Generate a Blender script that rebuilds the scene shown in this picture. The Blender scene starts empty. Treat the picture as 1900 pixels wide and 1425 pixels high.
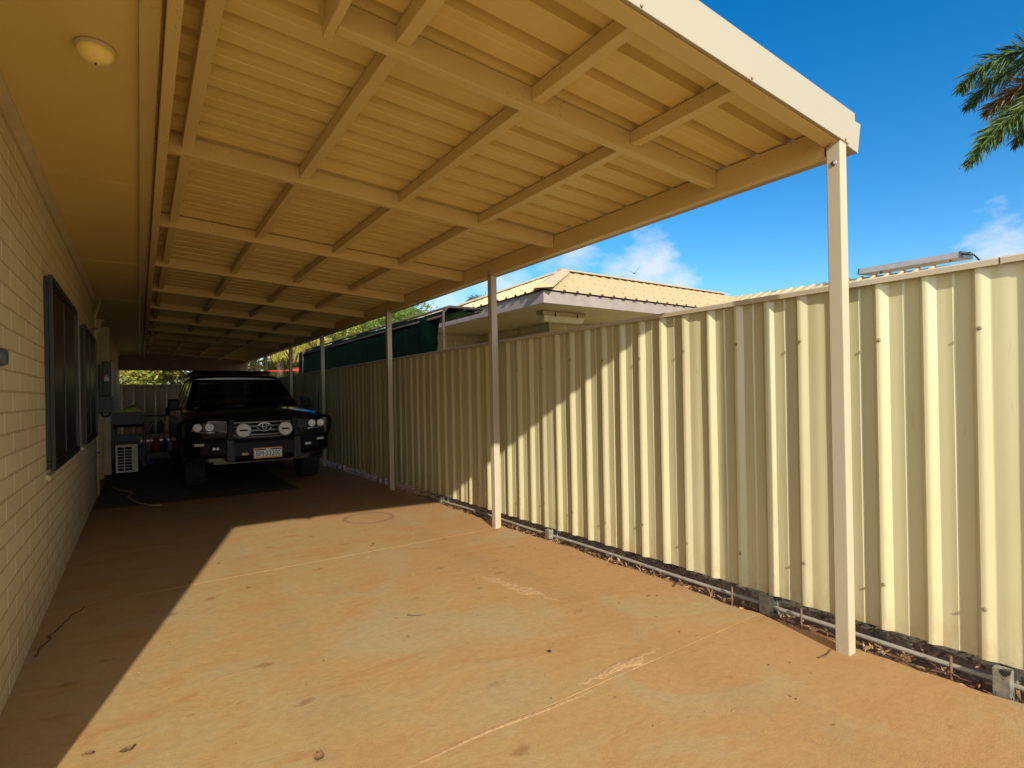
import bpy, bmesh, math, random
from mathutils import Vector, Matrix, noise as mn
random.seed(7)
C = bpy.context.scene.collection
R = math.radians
V = Vector

# ------------------------------------------------------------------ mesh builder
class MB:
    def __init__(s):
        s.v = []; s.f = []; s.m = []; s.sm = []
    def vert(s, p):
        s.v.append(tuple(p)); return len(s.v) - 1
    def face(s, ids, m=0, smooth=False):
        s.f.append(tuple(ids)); s.m.append(m); s.sm.append(smooth)
    def poly(s, pts, m=0, smooth=False):
        s.face([s.vert(p) for p in pts], m, smooth)
    def box(s, x0, x1, y0, y1, z0, z1, m=0, sx=0.0):
        """sx: slope of z along x (z += sx*(x-x0))"""
        d = sx * (x1 - x0)
        i = [s.vert(p) for p in ((x0, y0, z0), (x1, y0, z0 + d), (x1, y1, z0 + d), (x0, y1, z0),
                                 (x0, y0, z1), (x1, y0, z1 + d), (x1, y1, z1 + d), (x0, y1, z1))]
        for q in ((3, 2, 1, 0), (4, 5, 6, 7), (0, 1, 5, 4), (1, 2, 6, 5), (2, 3, 7, 6), (3, 0, 4, 7)):
            s.face([i[k] for k in q], m)
    def hexa(s, b, t, m=0):
        """b, t: four points each, counter-clockwise from above"""
        i = [s.vert(p) for p in list(b) + list(t)]
        for q in ((3, 2, 1, 0), (4, 5, 6, 7), (0, 1, 5, 4), (1, 2, 6, 5), (2, 3, 7, 6), (3, 0, 4, 7)):
            s.face([i[k] for k in q], m)
    def obox(s, c, ax, ay, az, m=0):
        """box centred at c with half-axis vectors"""
        c = V(c); ax = V(ax); ay = V(ay); az = V(az)
        s.hexa([c - ax - ay - az, c + ax - ay - az, c + ax + ay - az, c - ax + ay - az],
               [c - ax - ay + az, c + ax - ay + az, c + ax + ay + az, c - ax + ay + az], m)
    def bar(s, a, b, w, h, up=(0, 0, 1), m=0):
        a = V(a); b = V(b); d = (b - a); L = d.length; d.normalize()
        u = V(up); sd = d.cross(u)
        if sd.length < 1e-5: sd = d.cross(V((1, 0, 0)))
        sd.normalize(); u = sd.cross(d).normalized()
        s.obox((a + b) / 2, d * L / 2, sd * w / 2, u * h / 2, m)
    def tube(s, pts, r, n=8, m=0, cap=True, smooth=True):
        pts = [V(p) for p in pts]
        rr = r if isinstance(r, (list, tuple)) else [r] * len(pts)
        rings = []; prev = None
        for k, p in enumerate(pts):
            t = (pts[min(k + 1, len(pts) - 1)] - pts[max(k - 1, 0)])
            if t.length < 1e-9: t = V((0, 0, 1))
            t.normalize()
            if prev is None:
                a = t.cross(V((0, 0, 1)))
                if a.length < 1e-3: a = t.cross(V((1, 0, 0)))
            else:
                a = prev - t * prev.dot(t)
                if a.length < 1e-4: a = t.cross(V((1, 0, 0)))
            a.normalize(); prev = a; b = t.cross(a)
            rings.append([s.vert(p + (a * math.cos(2 * math.pi * j / n) + b * math.sin(2 * math.pi * j / n)) * rr[k]) for j in range(n)])
        for k in range(len(rings) - 1):
            for j in range(n):
                s.face((rings[k][j], rings[k][(j + 1) % n], rings[k + 1][(j + 1) % n], rings[k + 1][j]), m, smooth)
        if cap:
            s.face(rings[0][::-1], m); s.face(rings[-1], m)
    def lathe(s, prof, c, axis=(0, 0, 1), n=24, m=0, smooth=True, sx=1.0):
        """prof: (radius, distance along axis)"""
        c = V(c); ax = V(axis).normalized()
        a = ax.cross(V((0, 0, 1)))
        if a.length < 1e-3: a = V((1, 0, 0))
        a.normalize(); b = ax.cross(a)
        rings = []
        for r, h in prof:
            if r < 1e-6: rings.append([s.vert(c + ax * h)])
            else: rings.append([s.vert(c + ax * h + (a * math.cos(2 * math.pi * j / n) * sx + b * math.sin(2 * math.pi * j / n)) * r) for j in range(n)])
        for k in range(len(rings) - 1):
            A, B = rings[k], rings[k + 1]
            for j in range(n):
                if len(A) == 1 and len(B) == 1: continue
                if len(A) == 1: s.face((A[0], B[(j + 1) % n], B[j]), m, smooth)
                elif len(B) == 1: s.face((A[j], A[(j + 1) % n], B[0]), m, smooth)
                else: s.face((A[j], A[(j + 1) % n], B[(j + 1) % n], B[j]), m, smooth)
    def build(s, name, mats, parent=None, bevel=0.0, fix=True):
        me = bpy.data.meshes.new(name)
        off = V((0, 0, 0))
        p = parent
        while p is not None:
            off = off + p.location; p = p.parent
        me.from_pydata([tuple(V(q) - off) for q in s.v], [], s.f)
        if not isinstance(mats, (list, tuple)): mats = [mats]
        for m in mats: me.materials.append(m)
        me.polygons.foreach_set('material_index', s.m)
        me.polygons.foreach_set('use_smooth', s.sm)
        me.update()
        if fix:
            bm = bmesh.new(); bm.from_mesh(me)
            bmesh.ops.recalc_face_normals(bm, faces=bm.faces)
            bm.to_mesh(me); bm.free()
        o = bpy.data.objects.new(name, me); C.objects.link(o)
        if parent is not None: o.parent = parent
        if bevel > 0:
            md = o.modifiers.new('bevel', 'BEVEL'); md.width = bevel; md.segments = 2
            md.limit_method = 'ANGLE'; md.angle_limit = R(40)
        return o

def tag(o, label=None, cat=None, group=None, kind=None):
    if label: o['label'] = label
    if cat: o['category'] = cat
    if group: o['group'] = group
    if kind: o['kind'] = kind
    return o
def thing(name, label, cat, loc=(0, 0, 0), group=None):
    o = bpy.data.objects.new(name, None); C.objects.link(o); o.location = loc
    o.empty_display_size = 0.2
    return tag(o, label, cat, group)
def struct(o):
    o['kind'] = 'structure'; return o
def copy_tree(o, parent=None):
    c = o.copy(); C.objects.link(c)
    if parent: c.parent = parent
    for ch in list(o.children): copy_tree(ch, c)
    return c

# ------------------------------------------------------------------ materials
class NT:
    def __init__(s, name):
        s.mat = bpy.data.materials.new(name); s.mat.use_nodes = True
        s.t = s.mat.node_tree; s.n = s.t.nodes; s.l = s.t.links
        s.b = s.n['Principled BSDF']; s.out = s.n['Material Output']
    def node(s, typ, **kw):
        n = s.n.new(typ)
        for k, v in kw.items(): setattr(n, k, v)
        return n
    def set(s, sock, v):
        if hasattr(v, 'is_linked') or isinstance(v, bpy.types.NodeSocket): s.l.new(v, sock)
        else: sock.default_value = v
    def pos(s, scale=(1, 1, 1)):
        g = s.node('ShaderNodeNewGeometry')
        if scale == (1, 1, 1): return g.outputs['Position']
        m = s.node('ShaderNodeVectorMath', operation='MULTIPLY'); s.l.new(g.outputs['Position'], m.inputs[0]); m.inputs[1].default_value = scale
        return m.outputs[0]
    def obj(s, scale=(1, 1, 1)):
        g = s.node('ShaderNodeTexCoord')
        m = s.node('ShaderNodeVectorMath', operation='MULTIPLY'); s.l.new(g.outputs['Object'], m.inputs[0]); m.inputs[1].default_value = scale
        return m.outputs[0]
    def noise(s, vec, scale, detail=4, rough=0.55, dist=0.0):
        n = s.node('ShaderNodeTexNoise'); s.l.new(vec, n.inputs['Vector'])
        n.inputs['Scale'].default_value = scale; n.inputs['Detail'].default_value = detail
        n.inputs['Roughness'].default_value = rough; n.inputs['Distortion'].default_value = dist
        return n.outputs['Fac']
    def ramp(s, fac, stops):
        r = s.node('ShaderNodeValToRGB'); s.l.new(fac, r.inputs[0])
        e = r.color_ramp.elements
        while len(e) < len(stops): e.new(0.5)
        for k, (p, c) in enumerate(stops):
            e[k].position = p
            e[k].color = (c, c, c, 1) if isinstance(c, (int, float)) else (*c, 1)
        return r.outputs[0]
    def mix(s, fac, a, b, mode='MIX'):
        n = s.node('ShaderNodeMix', data_type='RGBA', blend_type=mode)
        s.set(n.inputs[0], fac)
        for sock, v in ((n.inputs[6], a), (n.inputs[7], b)):
            if isinstance(v, tuple): sock.default_value = (*v, 1)
            else: s.l.new(v, sock)
        return n.outputs[2]
    def math(s, op, a, b=0.0, clamp=False):
        n = s.node('ShaderNodeMath', operation=op); n.use_clamp = clamp
        s.set(n.inputs[0], a); s.set(n.inputs[1], b)
        return n.outputs[0]
    def bump(s, h, strength=0.3, dist=0.01):
        n = s.node('ShaderNodeBump'); s.l.new(h, n.inputs['Height'])
        n.inputs['Strength'].default_value = strength; n.inputs['Distance'].default_value = dist
        s.l.new(n.outputs[0], s.b.inputs['Normal'])
    def base(s, c):
        if isinstance(c, tuple): s.b.inputs['Base Color'].default_value = (*c, 1)
        else: s.l.new(c, s.b.inputs['Base Color'])
    def done(s, rough=0.5, metal=0.0, spec=0.5):
        s.set(s.b.inputs['Roughness'], rough); s.b.inputs['Metallic'].default_value = metal
        s.b.inputs['Specular IOR Level'].default_value = spec
        return s.mat

def plain(name, col, rough=0.5, metal=0.0, spec=0.5, var=0.12, scale=6.0, bump=0.0):
    t = NT(name)
    n = t.noise(t.pos(), scale, 5)
    c = t.mix(t.ramp(n, [(0.3, 0.0), (0.7, 1.0)]), tuple(max(0, x * (1 - var)) for x in col), tuple(min(1, x * (1 + var)) for x in col))
    t.base(c)
    if bump: t.bump(t.noise(t.pos(), scale * 12, 3), bump, 0.003)
    return t.done(rough, metal, spec)

def painted(name, col, dust=(0.42, 0.25, 0.09), dust_amt=0.25, rust=0.0, rough=0.45, spec=0.35, foot=0.0):
    """painted steel with dust and rust"""
    t = NT(name)
    a = t.noise(t.pos((1, 1, 1)), 2.3, 6, 0.6)
    b = t.noise(t.pos((1, 1, 1)), 40, 4, 0.6)
    f = t.math('MULTIPLY', t.ramp(a, [(0.38, 0.0), (0.72, 1.0)]), t.ramp(b, [(0.3, 0.45), (0.7, 1.0)]))
    c = t.mix(t.math('MULTIPLY', f, dust_amt), col, dust)
    if rust > 0:
        r1 = t.noise(t.pos(), 80, 4, 0.65); r2 = t.noise(t.pos(), 3.1, 2, 0.5)
        th = t.math('MULTIPLY', t.ramp(r1, [(0.62, 0.0), (0.67, 1.0)]), t.ramp(r2, [(0.60 - rust, 0.0), (0.66 - rust, 1.0)]))
        c = t.mix(th, c, (0.16, 0.045, 0.012))
    if foot > 0:      # red dirt splashed up from the ground
        sp = t.node('ShaderNodeSeparateXYZ'); t.l.new(t.pos(), sp.inputs[0])
        hgt = t.math('SUBTRACT', 1.0, t.math('DIVIDE', sp.outputs[2], foot), True)
        d = t.math('MULTIPLY', t.math('POWER', hgt, 1.6), t.ramp(t.noise(t.pos((1, 1, 0.5)), 16, 6, 0.7), [(0.40, 0.0), (0.62, 1.0)]))
        c = t.mix(t.math('MULTIPLY', d, 0.75), c, (0.36, 0.20, 0.08))
        scr = t.noise(t.pos((9, 9, 1.0)), 3.0, 3, 0.5, 0.6)
        c = t.mix(t.math('MULTIPLY', t.ramp(scr, [(0.70, 0.0), (0.74, 1.0)]), 0.35), c, (0.33, 0.27, 0.15))
    t.base(c)
    t.bump(b, 0.06, 0.002)
    return t.done(rough, 0.0, spec)

M = {}
BEIGE = (0.60, 0.46, 0.19)
M['beam'] = painted('carport_steel', BEIGE, rust=0.075)
M['sheet'] = painted('roof_sheet_paint', (0.66, 0.505, 0.185), dust=(0.46, 0.29, 0.09), dust_amt=0.45)
M['barge'] = painted('barge_paint', (0.32, 0.295, 0.225), dust_amt=0.12)
M['post'] = painted('post_paint', (0.40, 0.355, 0.255), dust_amt=0.2, foot=0.16)
M['fence'] = painted('fence_paint', (0.475, 0.445, 0.26), dust=(0.42, 0.31, 0.14), dust_amt=0.16, rough=0.33, spec=1.0, foot=0.45)
M['fence_cap'] = painted('fence_cap_paint', (0.45, 0.40, 0.30), dust_amt=0.2)
M['back_fence'] = painted('back_fence_paint', (0.19, 0.135, 0.075), dust_amt=0.3)
M['soffit'] = painted('soffit_paint', (0.68, 0.53, 0.19), dust=(0.5, 0.36, 0.11), dust_amt=0.3)
M['cream'] = plain('cream_trim', (0.50, 0.42, 0.24), 0.5)
M['black_frame'] = plain('charcoal_frame', (0.008, 0.009, 0.011), 0.4)
M['galv'] = plain('galvanised_steel', (0.26, 0.27, 0.26), 0.5, 0.5, var=0.35, scale=18)
def oldgalv():
    t = NT('weathered_galvanised'); n = t.noise(t.pos(), 14, 6, 0.65, 0.8)
    c = t.mix(t.ramp(t.noise(t.pos(), 30, 4), [(0.35, 0.0), (0.65, 1.0)]), (0.15, 0.14, 0.12), (0.27, 0.24, 0.18))
    c = t.mix(t.ramp(n, [(0.56, 0.0), (0.60, 1.0)]), c, (0.02, 0.018, 0.016)); t.base(c)
    return t.done(0.55, 0.2, 0.4)
M['galv_old'] = oldgalv()
M['screw'] = plain('screw_head', (0.28, 0.21, 0.11), 0.5, 0.2)
M['rust_steel'] = plain('rusty_steel', (0.14, 0.07, 0.035), 0.8, var=0.4, scale=30)
M['pvc'] = plain('pvc_white', (0.27, 0.24, 0.19), 0.4, var=0.15, scale=20)
M['conduit'] = plain('conduit_grey', (0.5, 0.48, 0.42), 0.45)
M['meter'] = plain('meter_grey', (0.055, 0.065, 0.075), 0.45)
M['white'] = plain('white_enamel', (0.7, 0.68, 0.6), 0.4)
M['dark'] = plain('dark_void', (0.01, 0.01, 0.01), 0.9)
M['soil'] = plain('red_soil', (0.20, 0.09, 0.04), 0.95, var=0.35, scale=14, bump=0.6)
M['litter_a'] = plain('dry_leaf_dark', (0.15, 0.075, 0.028), 0.8, var=0.5, scale=40)
M['litter_b'] = plain('dry_leaf_pale', (0.34, 0.22, 0.10), 0.8, var=0.4, scale=40)
M['twig'] = plain('twig_brown', (0.09, 0.05, 0.025), 0.85, var=0.4, scale=50)
M['lampshade'] = plain('opal_glass', (0.88, 0.70, 0.22), 0.3)
M['hose'] = plain('hose_tan', (0.42, 0.30, 0.15), 0.6)
M['cloth_red'] = plain('red_sailcloth', (0.55, 0.03, 0.015), 0.8)

def concrete():
    t = NT('stained_concrete')
    p = t.pos()
    big = t.noise(p, 0.55, 5, 0.6, 0.4)
    med = t.noise(t.pos((1.0, 1.7, 1)), 2.4, 6, 0.62, 0.6)
    fine = t.noise(p, 26, 5, 0.65)
    grit = t.noise(p, 220, 3, 0.6)
    c = t.ramp(med, [(0.28, (0.335, 0.193, 0.071)), (0.44, (0.361, 0.228, 0.089)), (0.56, (0.354, 0.244, 0.104)), (0.72, (0.312, 0.244, 0.118))])
    g = t.node('ShaderNodeSeparateXYZ'); t.l.new(p, g.inputs[0])
    X, Y = g.outputs[0], g.outputs[1]
    # red dust blown in along the fence side
    redx = t.math('ADD', t.math('MULTIPLY', t.math('SUBTRACT', X, 0.5), 0.55), t.math('MULTIPLY', t.math('SUBTRACT', big, 0.5), 1.6), )
    c = t.mix(t.math('MULTIPLY', t.math('MINIMUM', t.math('MAXIMUM', redx, 0.0), 1.0), 0.8), c, (0.354, 0.193, 0.076))
    # red streaks and rusty blotches
    st = t.noise(t.pos((1.2, 3.4, 1)), 1.7, 6, 0.7, 1.2)
    c = t.mix(t.math('MULTIPLY', t.ramp(st, [(0.54, 0.0), (0.66, 1.0)]), 0.7), c, (0.327, 0.164, 0.058))
    gr = t.noise(t.pos((1.0, 1.0, 1)), 1.15, 6, 0.6, 0.8)
    c = t.mix(t.math('MULTIPLY', t.ramp(gr, [(0.52, 0.0), (0.64, 1.0)]), 0.6), c, (0.320, 0.265, 0.143))
    # small dark oil or tannin spots
    v = t.node('ShaderNodeTexVoronoi'); t.l.new(t.pos((1.6, 2.6, 1)), v.inputs['Vector']); v.inputs['Scale'].default_value = 1.5
    sp = t.math('ADD', v.outputs['Distance'], t.math('MULTIPLY', t.math('SUBTRACT', fine, 0.5), 0.25))
    c = t.mix(t.math('MULTIPLY', t.ramp(sp, [(0.05, 1.0), (0.13, 0.0)]), 0.6), c, (0.182, 0.084, 0.028))
    c = t.mix(t.math('MULTIPLY', t.ramp(fine, [(0.3, 1.0), (0.62, 0.0)]), 0.28), c, (0.228, 0.116, 0.043))
    c = t.mix(t.math('MULTIPLY', t.ramp(grit, [(0.3, 1.0), (0.46, 0.0)]), 0.5), c, (0.167, 0.087, 0.036))
    c = t.mix(t.math('MULTIPLY', t.ramp(grit, [(0.64, 0.0), (0.74, 1.0)]), 0.35), c, (0.396, 0.290, 0.186))
    # darker part towards the car
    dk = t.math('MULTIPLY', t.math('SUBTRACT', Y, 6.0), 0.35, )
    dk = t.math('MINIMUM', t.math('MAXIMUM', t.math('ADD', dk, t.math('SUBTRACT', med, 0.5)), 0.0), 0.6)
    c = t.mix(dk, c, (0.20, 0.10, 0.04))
    # faint tyre tracks running in towards the parked vehicle
    for xt in (0.62, 2.12):
        tx = t.math('ABSOLUTE', t.math('SUBTRACT', t.math('ADD', X, t.math('MULTIPLY', t.math('SUBTRACT', big, 0.5), 0.5)), xt))
        tk = t.math('MULTIPLY', t.ramp(tx, [(0.07, 1.0), (0.17, 0.0)]), t.ramp(med, [(0.35, 0.15), (0.6, 1.0)]))
        c = t.mix(t.math('MULTIPLY', tk, 0.20), c, (0.22, 0.125, 0.055))
    # oil drips
    v2 = t.node('ShaderNodeTexVoronoi'); t.l.new(t.pos((1, 1, 1)), v2.inputs['Vector']); v2.inputs['Scale'].default_value = 2.3
    od = t.math('ADD', v2.outputs['Distance'], t.math('MULTIPLY', t.math('SUBTRACT', fine, 0.5), 0.12))
    c = t.mix(t.math('MULTIPLY', t.ramp(od, [(0.022, 1.0), (0.045, 0.0)]), 0.65), c, (0.09, 0.05, 0.025))
    # ring left by a tub
    rx = t.math('SUBTRACT', X, 1.97); ry = t.math('SUBTRACT', Y, 5.57)
    rr = t.math('SQRT', t.math('ADD', t.math('MULTIPLY', rx, rx), t.math('MULTIPLY', ry, ry)))
    ring = t.ramp(t.math('ABSOLUTE', t.math('SUBTRACT', rr, 0.245)), [(0.012, 1.0), (0.03, 0.0)])
    c = t.mix(t.math('MULTIPLY', ring, 0.55), c, (0.16, 0.085, 0.06))
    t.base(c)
    h = t.math('ADD', t.math('MULTIPLY', grit, 0.6), t.math('ADD', fine, t.math('MULTIPLY', med, 1.5)))
    t.bump(h, 0.28, 0.012)
    return t.done(t.ramp(med, [(0.3, 0.85), (0.7, 0.68)]), 0, 0.3)
M['concrete'] = concrete()

def brick():
    t = NT('painted_block_wall')
    g = t.node('ShaderNodeSeparateXYZ'); t.l.new(t.pos(), g.inputs[0])
    H, L = 0.0955, 0.39
    zz = t.math('DIVIDE', t.math('ADD', g.outputs[2], 0.004), H)
    along = t.math('ADD', g.outputs[1], t.math('MULTIPLY', g.outputs[0], 1.0))
    row = t.math('FLOOR', zz)
    fz = t.math('SUBTRACT', zz, row)
    yy = t.math('ADD', t.math('DIVIDE', along, L), t.math('MULTIPLY', t.math('MODULO', row, 2.0), 0.5))
    fy = t.math('FRACT', yy)
    wob = t.math('MULTIPLY', t.math('SUBTRACT', t.noise(t.pos(), 30, 3), 0.5), 0.10)
    dz = t.math('ADD', t.math('MINIMUM', fz, t.math('SUBTRACT', 1.0, fz)), wob)
    dy = t.math('ADD', t.math('MINIMUM', fy, t.math('SUBTRACT', 1.0, fy)), t.math('MULTIPLY', wob, 0.12))
    hz = t.ramp(dz, [(0.03, 1.0), (0.075, 0.0)])
    hy = t.ramp(dy, [(0.008, 1.0), (0.022, 0.0)])
    n = t.noise(t.pos(), 3, 5); f = t.noise(t.pos(), 90, 4, 0.65)
    cb = t.node('ShaderNodeCombineXYZ'); t.l.new(t.math('FLOOR', yy), cb.inputs[0]); t.l.new(row, cb.inputs[1])
    wn = t.node('ShaderNodeTexWhiteNoise'); t.l.new(cb.outputs[0], wn.inputs['Vector'])
    c = t.mix(t.ramp(n, [(0.3, 0.0), (0.7, 1.0)]), (0.57, 0.505, 0.295), (0.64, 0.57, 0.35))
    c = t.mix(t.math('MULTIPLY', t.ramp(f, [(0.3, 1.0), (0.55, 0.0)]), 0.25), c, (0.34, 0.24, 0.11))
    c = t.mix(t.math('MULTIPLY', wn.outputs['Value'], 0.22), c, (0.42, 0.35, 0.19))
    low = t.math('SUBTRACT', 1.0, t.math('DIVIDE', g.outputs[2], 0.55), True)      # red dirt splashed on the lowest courses
    c = t.mix(t.math('MULTIPLY', t.math('POWER', low, 1.5), t.ramp(t.noise(t.pos(), 9, 6, 0.7), [(0.38, 0.0), (0.62, 0.7)])), c, (0.36, 0.20, 0.08))
    c = t.mix(t.math('MULTIPLY', hz, 0.55), c, (0.33, 0.21, 0.085))
    c = t.mix(t.math('MULTIPLY', hy, 0.85), c, (0.86, 0.80, 0.62))
    t.base(c)
    h = t.math('SUBTRACT', t.math('MULTIPLY', f, 0.25), t.math('ADD', t.math('MULTIPLY', hz, 0.6), t.math('MULTIPLY', hy, -0.12)))
    t.bump(h, 0.7, 0.006)
    return t.done(0.7, 0, 0.3)
M['brick'] = brick()

def leafmat(name, a, b, tr=0.25):
    t = NT(name)
    c = t.mix(t.ramp(t.noise(t.pos(), 2.2, 3), [(0.35, 0.0), (0.65, 1.0)]), a, b)
    c2 = t.mix(t.ramp(t.noise(t.pos(), 25, 2), [(0.4, 0.0), (0.7, 0.5)]), c, tuple(min(1, x * 1.7) for x in b))
    t.base(c2); t.done(0.5, 0, 0.35)
    tl = t.node('ShaderNodeBsdfTranslucent'); t.l.new(c2, tl.inputs[0])
    mx = t.node('ShaderNodeMixShader'); mx.inputs[0].default_value = tr
    t.l.new(t.b.outputs[0], mx.inputs[1]); t.l.new(tl.outputs[0], mx.inputs[2]); t.l.new(mx.outputs[0], t.out.inputs[0])
    return t.mat
M['leaf_yel'] = leafmat('leaf_yellow_green', (0.15, 0.15, 0.02), (0.32, 0.29, 0.04))
M['leaf_grn'] = leafmat('leaf_green', (0.05, 0.10, 0.012), (0.14, 0.20, 0.03))
M['leaf_palm'] = leafmat('leaf_palm', (0.018, 0.05, 0.007), (0.065, 0.105, 0.016), 0.2)
M['frond_dry'] = leafmat('frond_brown', (0.10, 0.055, 0.015), (0.2, 0.12, 0.03), 0.15)
M['bark'] = plain('bark_grey', (0.13, 0.10, 0.07), 0.9, var=0.4, scale=12, bump=0.5)
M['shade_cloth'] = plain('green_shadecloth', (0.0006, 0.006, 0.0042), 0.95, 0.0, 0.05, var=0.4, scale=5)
M['shade_cloth_in'] = plain('green_cloth_lit', (0.005, 0.12, 0.075), 0.8)  # sunlit copy of the green cloth, its brightness put into the colour
M['n_roof'] = painted('neighbour_roof_paint', (0.50, 0.385, 0.215), dust=(0.45, 0.28, 0.12), dust_amt=0.35)
M['n_fascia'] = plain('mauve_fascia', (0.235, 0.20, 0.18), 0.6)
M['n_soffit'] = plain('neighbour_soffit', (0.55, 0.44, 0.26), 0.6)
M['n_wall'] = M['brick']
M['car'] = plain('black_car_paint', (0.006, 0.006, 0.007), 0.12, 0.0, 0.6, var=0.05)
M['lamp_dark'] = plain('lamp_housing', (0.012, 0.012, 0.013), 0.3, 0.0, 0.3)
M['car_matt'] = plain('black_steel_bar', (0.006, 0.006, 0.0065), 0.5, 0.0, 0.25)
M['rubber'] = plain('tyre_rubber', (0.022, 0.021, 0.022), 0.85, var=0.3, scale=40)
M['chrome'] = plain('chrome', (0.62, 0.63, 0.65), 0.12, 1.0, var=0.04)
M['silver'] = plain('silver_bar', (0.13, 0.13, 0.135), 0.3, 0.8, var=0.05)
M['lens'] = plain('reflection_white_lens', (0.92, 0.92, 0.9), 0.15, 0.0, 0.8, var=0.1, scale=60)  # opaque white: bright reflections of the sunlit scene put into the colour
M['orange'] = plain('indicator_orange', (0.6, 0.12, 0.01), 0.25)
M['plate'] = plain('plate_white', (0.72, 0.76, 0.82), 0.4, var=0.03)
M['plate_y'] = plain('plate_yellow', (0.75, 0.42, 0.03), 0.4, var=0.03)
M['plate_b'] = plain('plate_blue', (0.01, 0.015, 0.12), 0.4, var=0.03)
M['reflector'] = plain('reflector_white', (0.6, 0.6, 0.58), 0.3, var=0.05)
M['badge'] = plain('badge_red', (0.5, 0.03, 0.02), 0.4, var=0.03)
M['seat'] = plain('seat_fabric', (0.03, 0.03, 0.03), 0.8)
def glass():
    t = NT('tinted_glass')
    tr = t.node('ShaderNodeBsdfTransparent'); tr.inputs[0].default_value = (0.22, 0.23, 0.22, 1)
    gl = t.node('ShaderNodeBsdfGlossy'); gl.inputs['Roughness'].default_value = 0.03
    fr = t.node('ShaderNodeFresnel'); fr.inputs[0].default_value = 1.5
    mx = t.node('ShaderNodeMixShader'); t.l.new(fr.outputs[0], mx.inputs[0])
    t.l.new(tr.outputs[0], mx.inputs[1]); t.l.new(gl.outputs[0], mx.inputs[2]); t.l.new(mx.outputs[0], t.out.inputs[0])
    return t.mat
M['glass'] = glass()
M['screen'] = plain('security_mesh', (0.010, 0.009, 0.008), 0.3, 0.0, 0.45, var=0.3, scale=1.5)
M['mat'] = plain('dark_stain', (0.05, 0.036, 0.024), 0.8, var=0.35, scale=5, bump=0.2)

# ------------------------------------------------------------------ ground and paving
m = MB()
for (x0, x1, y0, y1) in ((-150, 150, -150, 150),):
    m.poly([(x0, y0, -0.06), (x1, y0, -0.06), (x1, y1, -0.06), (x0, y1, -0.06)])
struct(m.build('ground', plain('pale_red_sand', (0.46, 0.28, 0.115), 0.95, var=0.2, scale=3)))

m = MB(); m.poly([(3.2, 2.6, -0.052), (9.4, 2.6, -0.052), (9.4, 16, -0.052), (3.2, 16, -0.052)])
struct(m.build('dark_yard_sheet', plain('bounce_damping_green', (0.045, 0.055, 0.02), 0.95, var=0.4, scale=8)))  # unseen dark sheet added to cut bounced light under the neighbour's eave
def slab(x0, x1, y0, y1, ragged=False):
    m = MB(); ny = max(1, int((y1 - y0) / 0.045)) if ragged else 1
    top = 0.0
    L = []; Rr = []
    for k in range(ny + 1):
        y = y0 + (y1 - y0) * k / ny
        xr = x1
        if ragged:
            xr = x1 + 0.05 * mn.noise(V((y * 1.3, 3.1, 0))) + 0.028 * mn.noise(V((y * 7, 1.7, 0)))
        L.append((x0, y)); Rr.append((xr, y))
    lt = [m.vert((x, y, top)) for x, y in L]; rt = [m.vert((x, y, top)) for x, y in Rr]
    rs = [m.vert((x + 0.012, y, top - 0.012)) for x, y in Rr]
    rb = [m.vert((x + 0.02, y, -0.15)) for x, y in Rr]
    lb = [m.vert((x, y, -0.15)) for x, y in L]
    for k in range(ny):
        m.face((lt[k], rt[k], rt[k + 1], lt[k + 1])); m.face((rt[k], rs[k], rs[k + 1], rt[k + 1]))
        m.face((rs[k], rb[k], rb[k + 1], rs[k + 1])); m.face((lb[k], lt[k], lt[k + 1], lb[k + 1]))
    m.face((lt[0], lb[0], rb[0], rs[0], rt[0])); m.face((lt[-1], rt[-1], rs[-1], rb[-1], lb[-1]))
    return m
g = 0.007
JT = [-7.0, -1.0, 1.752, 4.352, 7.2, 10.4, 14.0, 17.5, 20.5]
drive = None
m = MB()
for a, b in zip(JT[:-1], JT[1:]):
    x0 = -7.0 if b <= 1.76 else -0.8
    q = slab(x0, 2.885, a + g / 2, b - g / 2, True)
    o = len(m.v); m.v += q.v
    m.f += [tuple(i + o for i in f) for f in q.f]; m.m += q.m; m.sm += q.sm
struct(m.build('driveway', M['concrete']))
# sand filling the joints between slabs
m = MB()
for y in JT[1:-1]:
    n = 60; x0, x1 = -0.48, 2.85
    for k in range(n):
        xa = x0 + (x1 - x0) * k / n; xb = x0 + (x1 - x0) * (k + 1) / n
        base = -0.003 if y < 2 else -0.011
        za = base + 0.006 * mn.noise(V((xa * 5, y, 0))); zb = base + 0.006 * mn.noise(V((xb * 5, y, 0)))
        m.poly([(xa, y - 0.0034, za - 0.003), (xb, y - 0.0034, zb - 0.003), (xb, y + 0.0034, zb), (xa, y + 0.0034, za)])
struct(m.build('joint_sand', plain('joint_sand', (0.34, 0.18, 0.08), 0.95, var=0.3, scale=30)))
# soil strip by the fence
m = MB()
ny = 220; nx = 7
ids = []
for j in range(ny + 1):
    y = -3 + 24 * j / ny; row = []
    for i in range(nx + 1):
        x = 2.86 + 0.42 * i / nx
        z = -0.045 + 0.03 * mn.noise(V((x * 9, y * 6, 0))) + 0.012 * mn.noise(V((x * 30, y * 25, 2)))
        row.append(m.vert((x, y, z)))
    ids.append(row)
for j in range(ny):
    for i in range(nx): m.face((ids[j][i], ids[j][i + 1], ids[j + 1][i + 1], ids[j + 1][i]), 0, True)
struct(m.build('soil', M['soil']))
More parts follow.
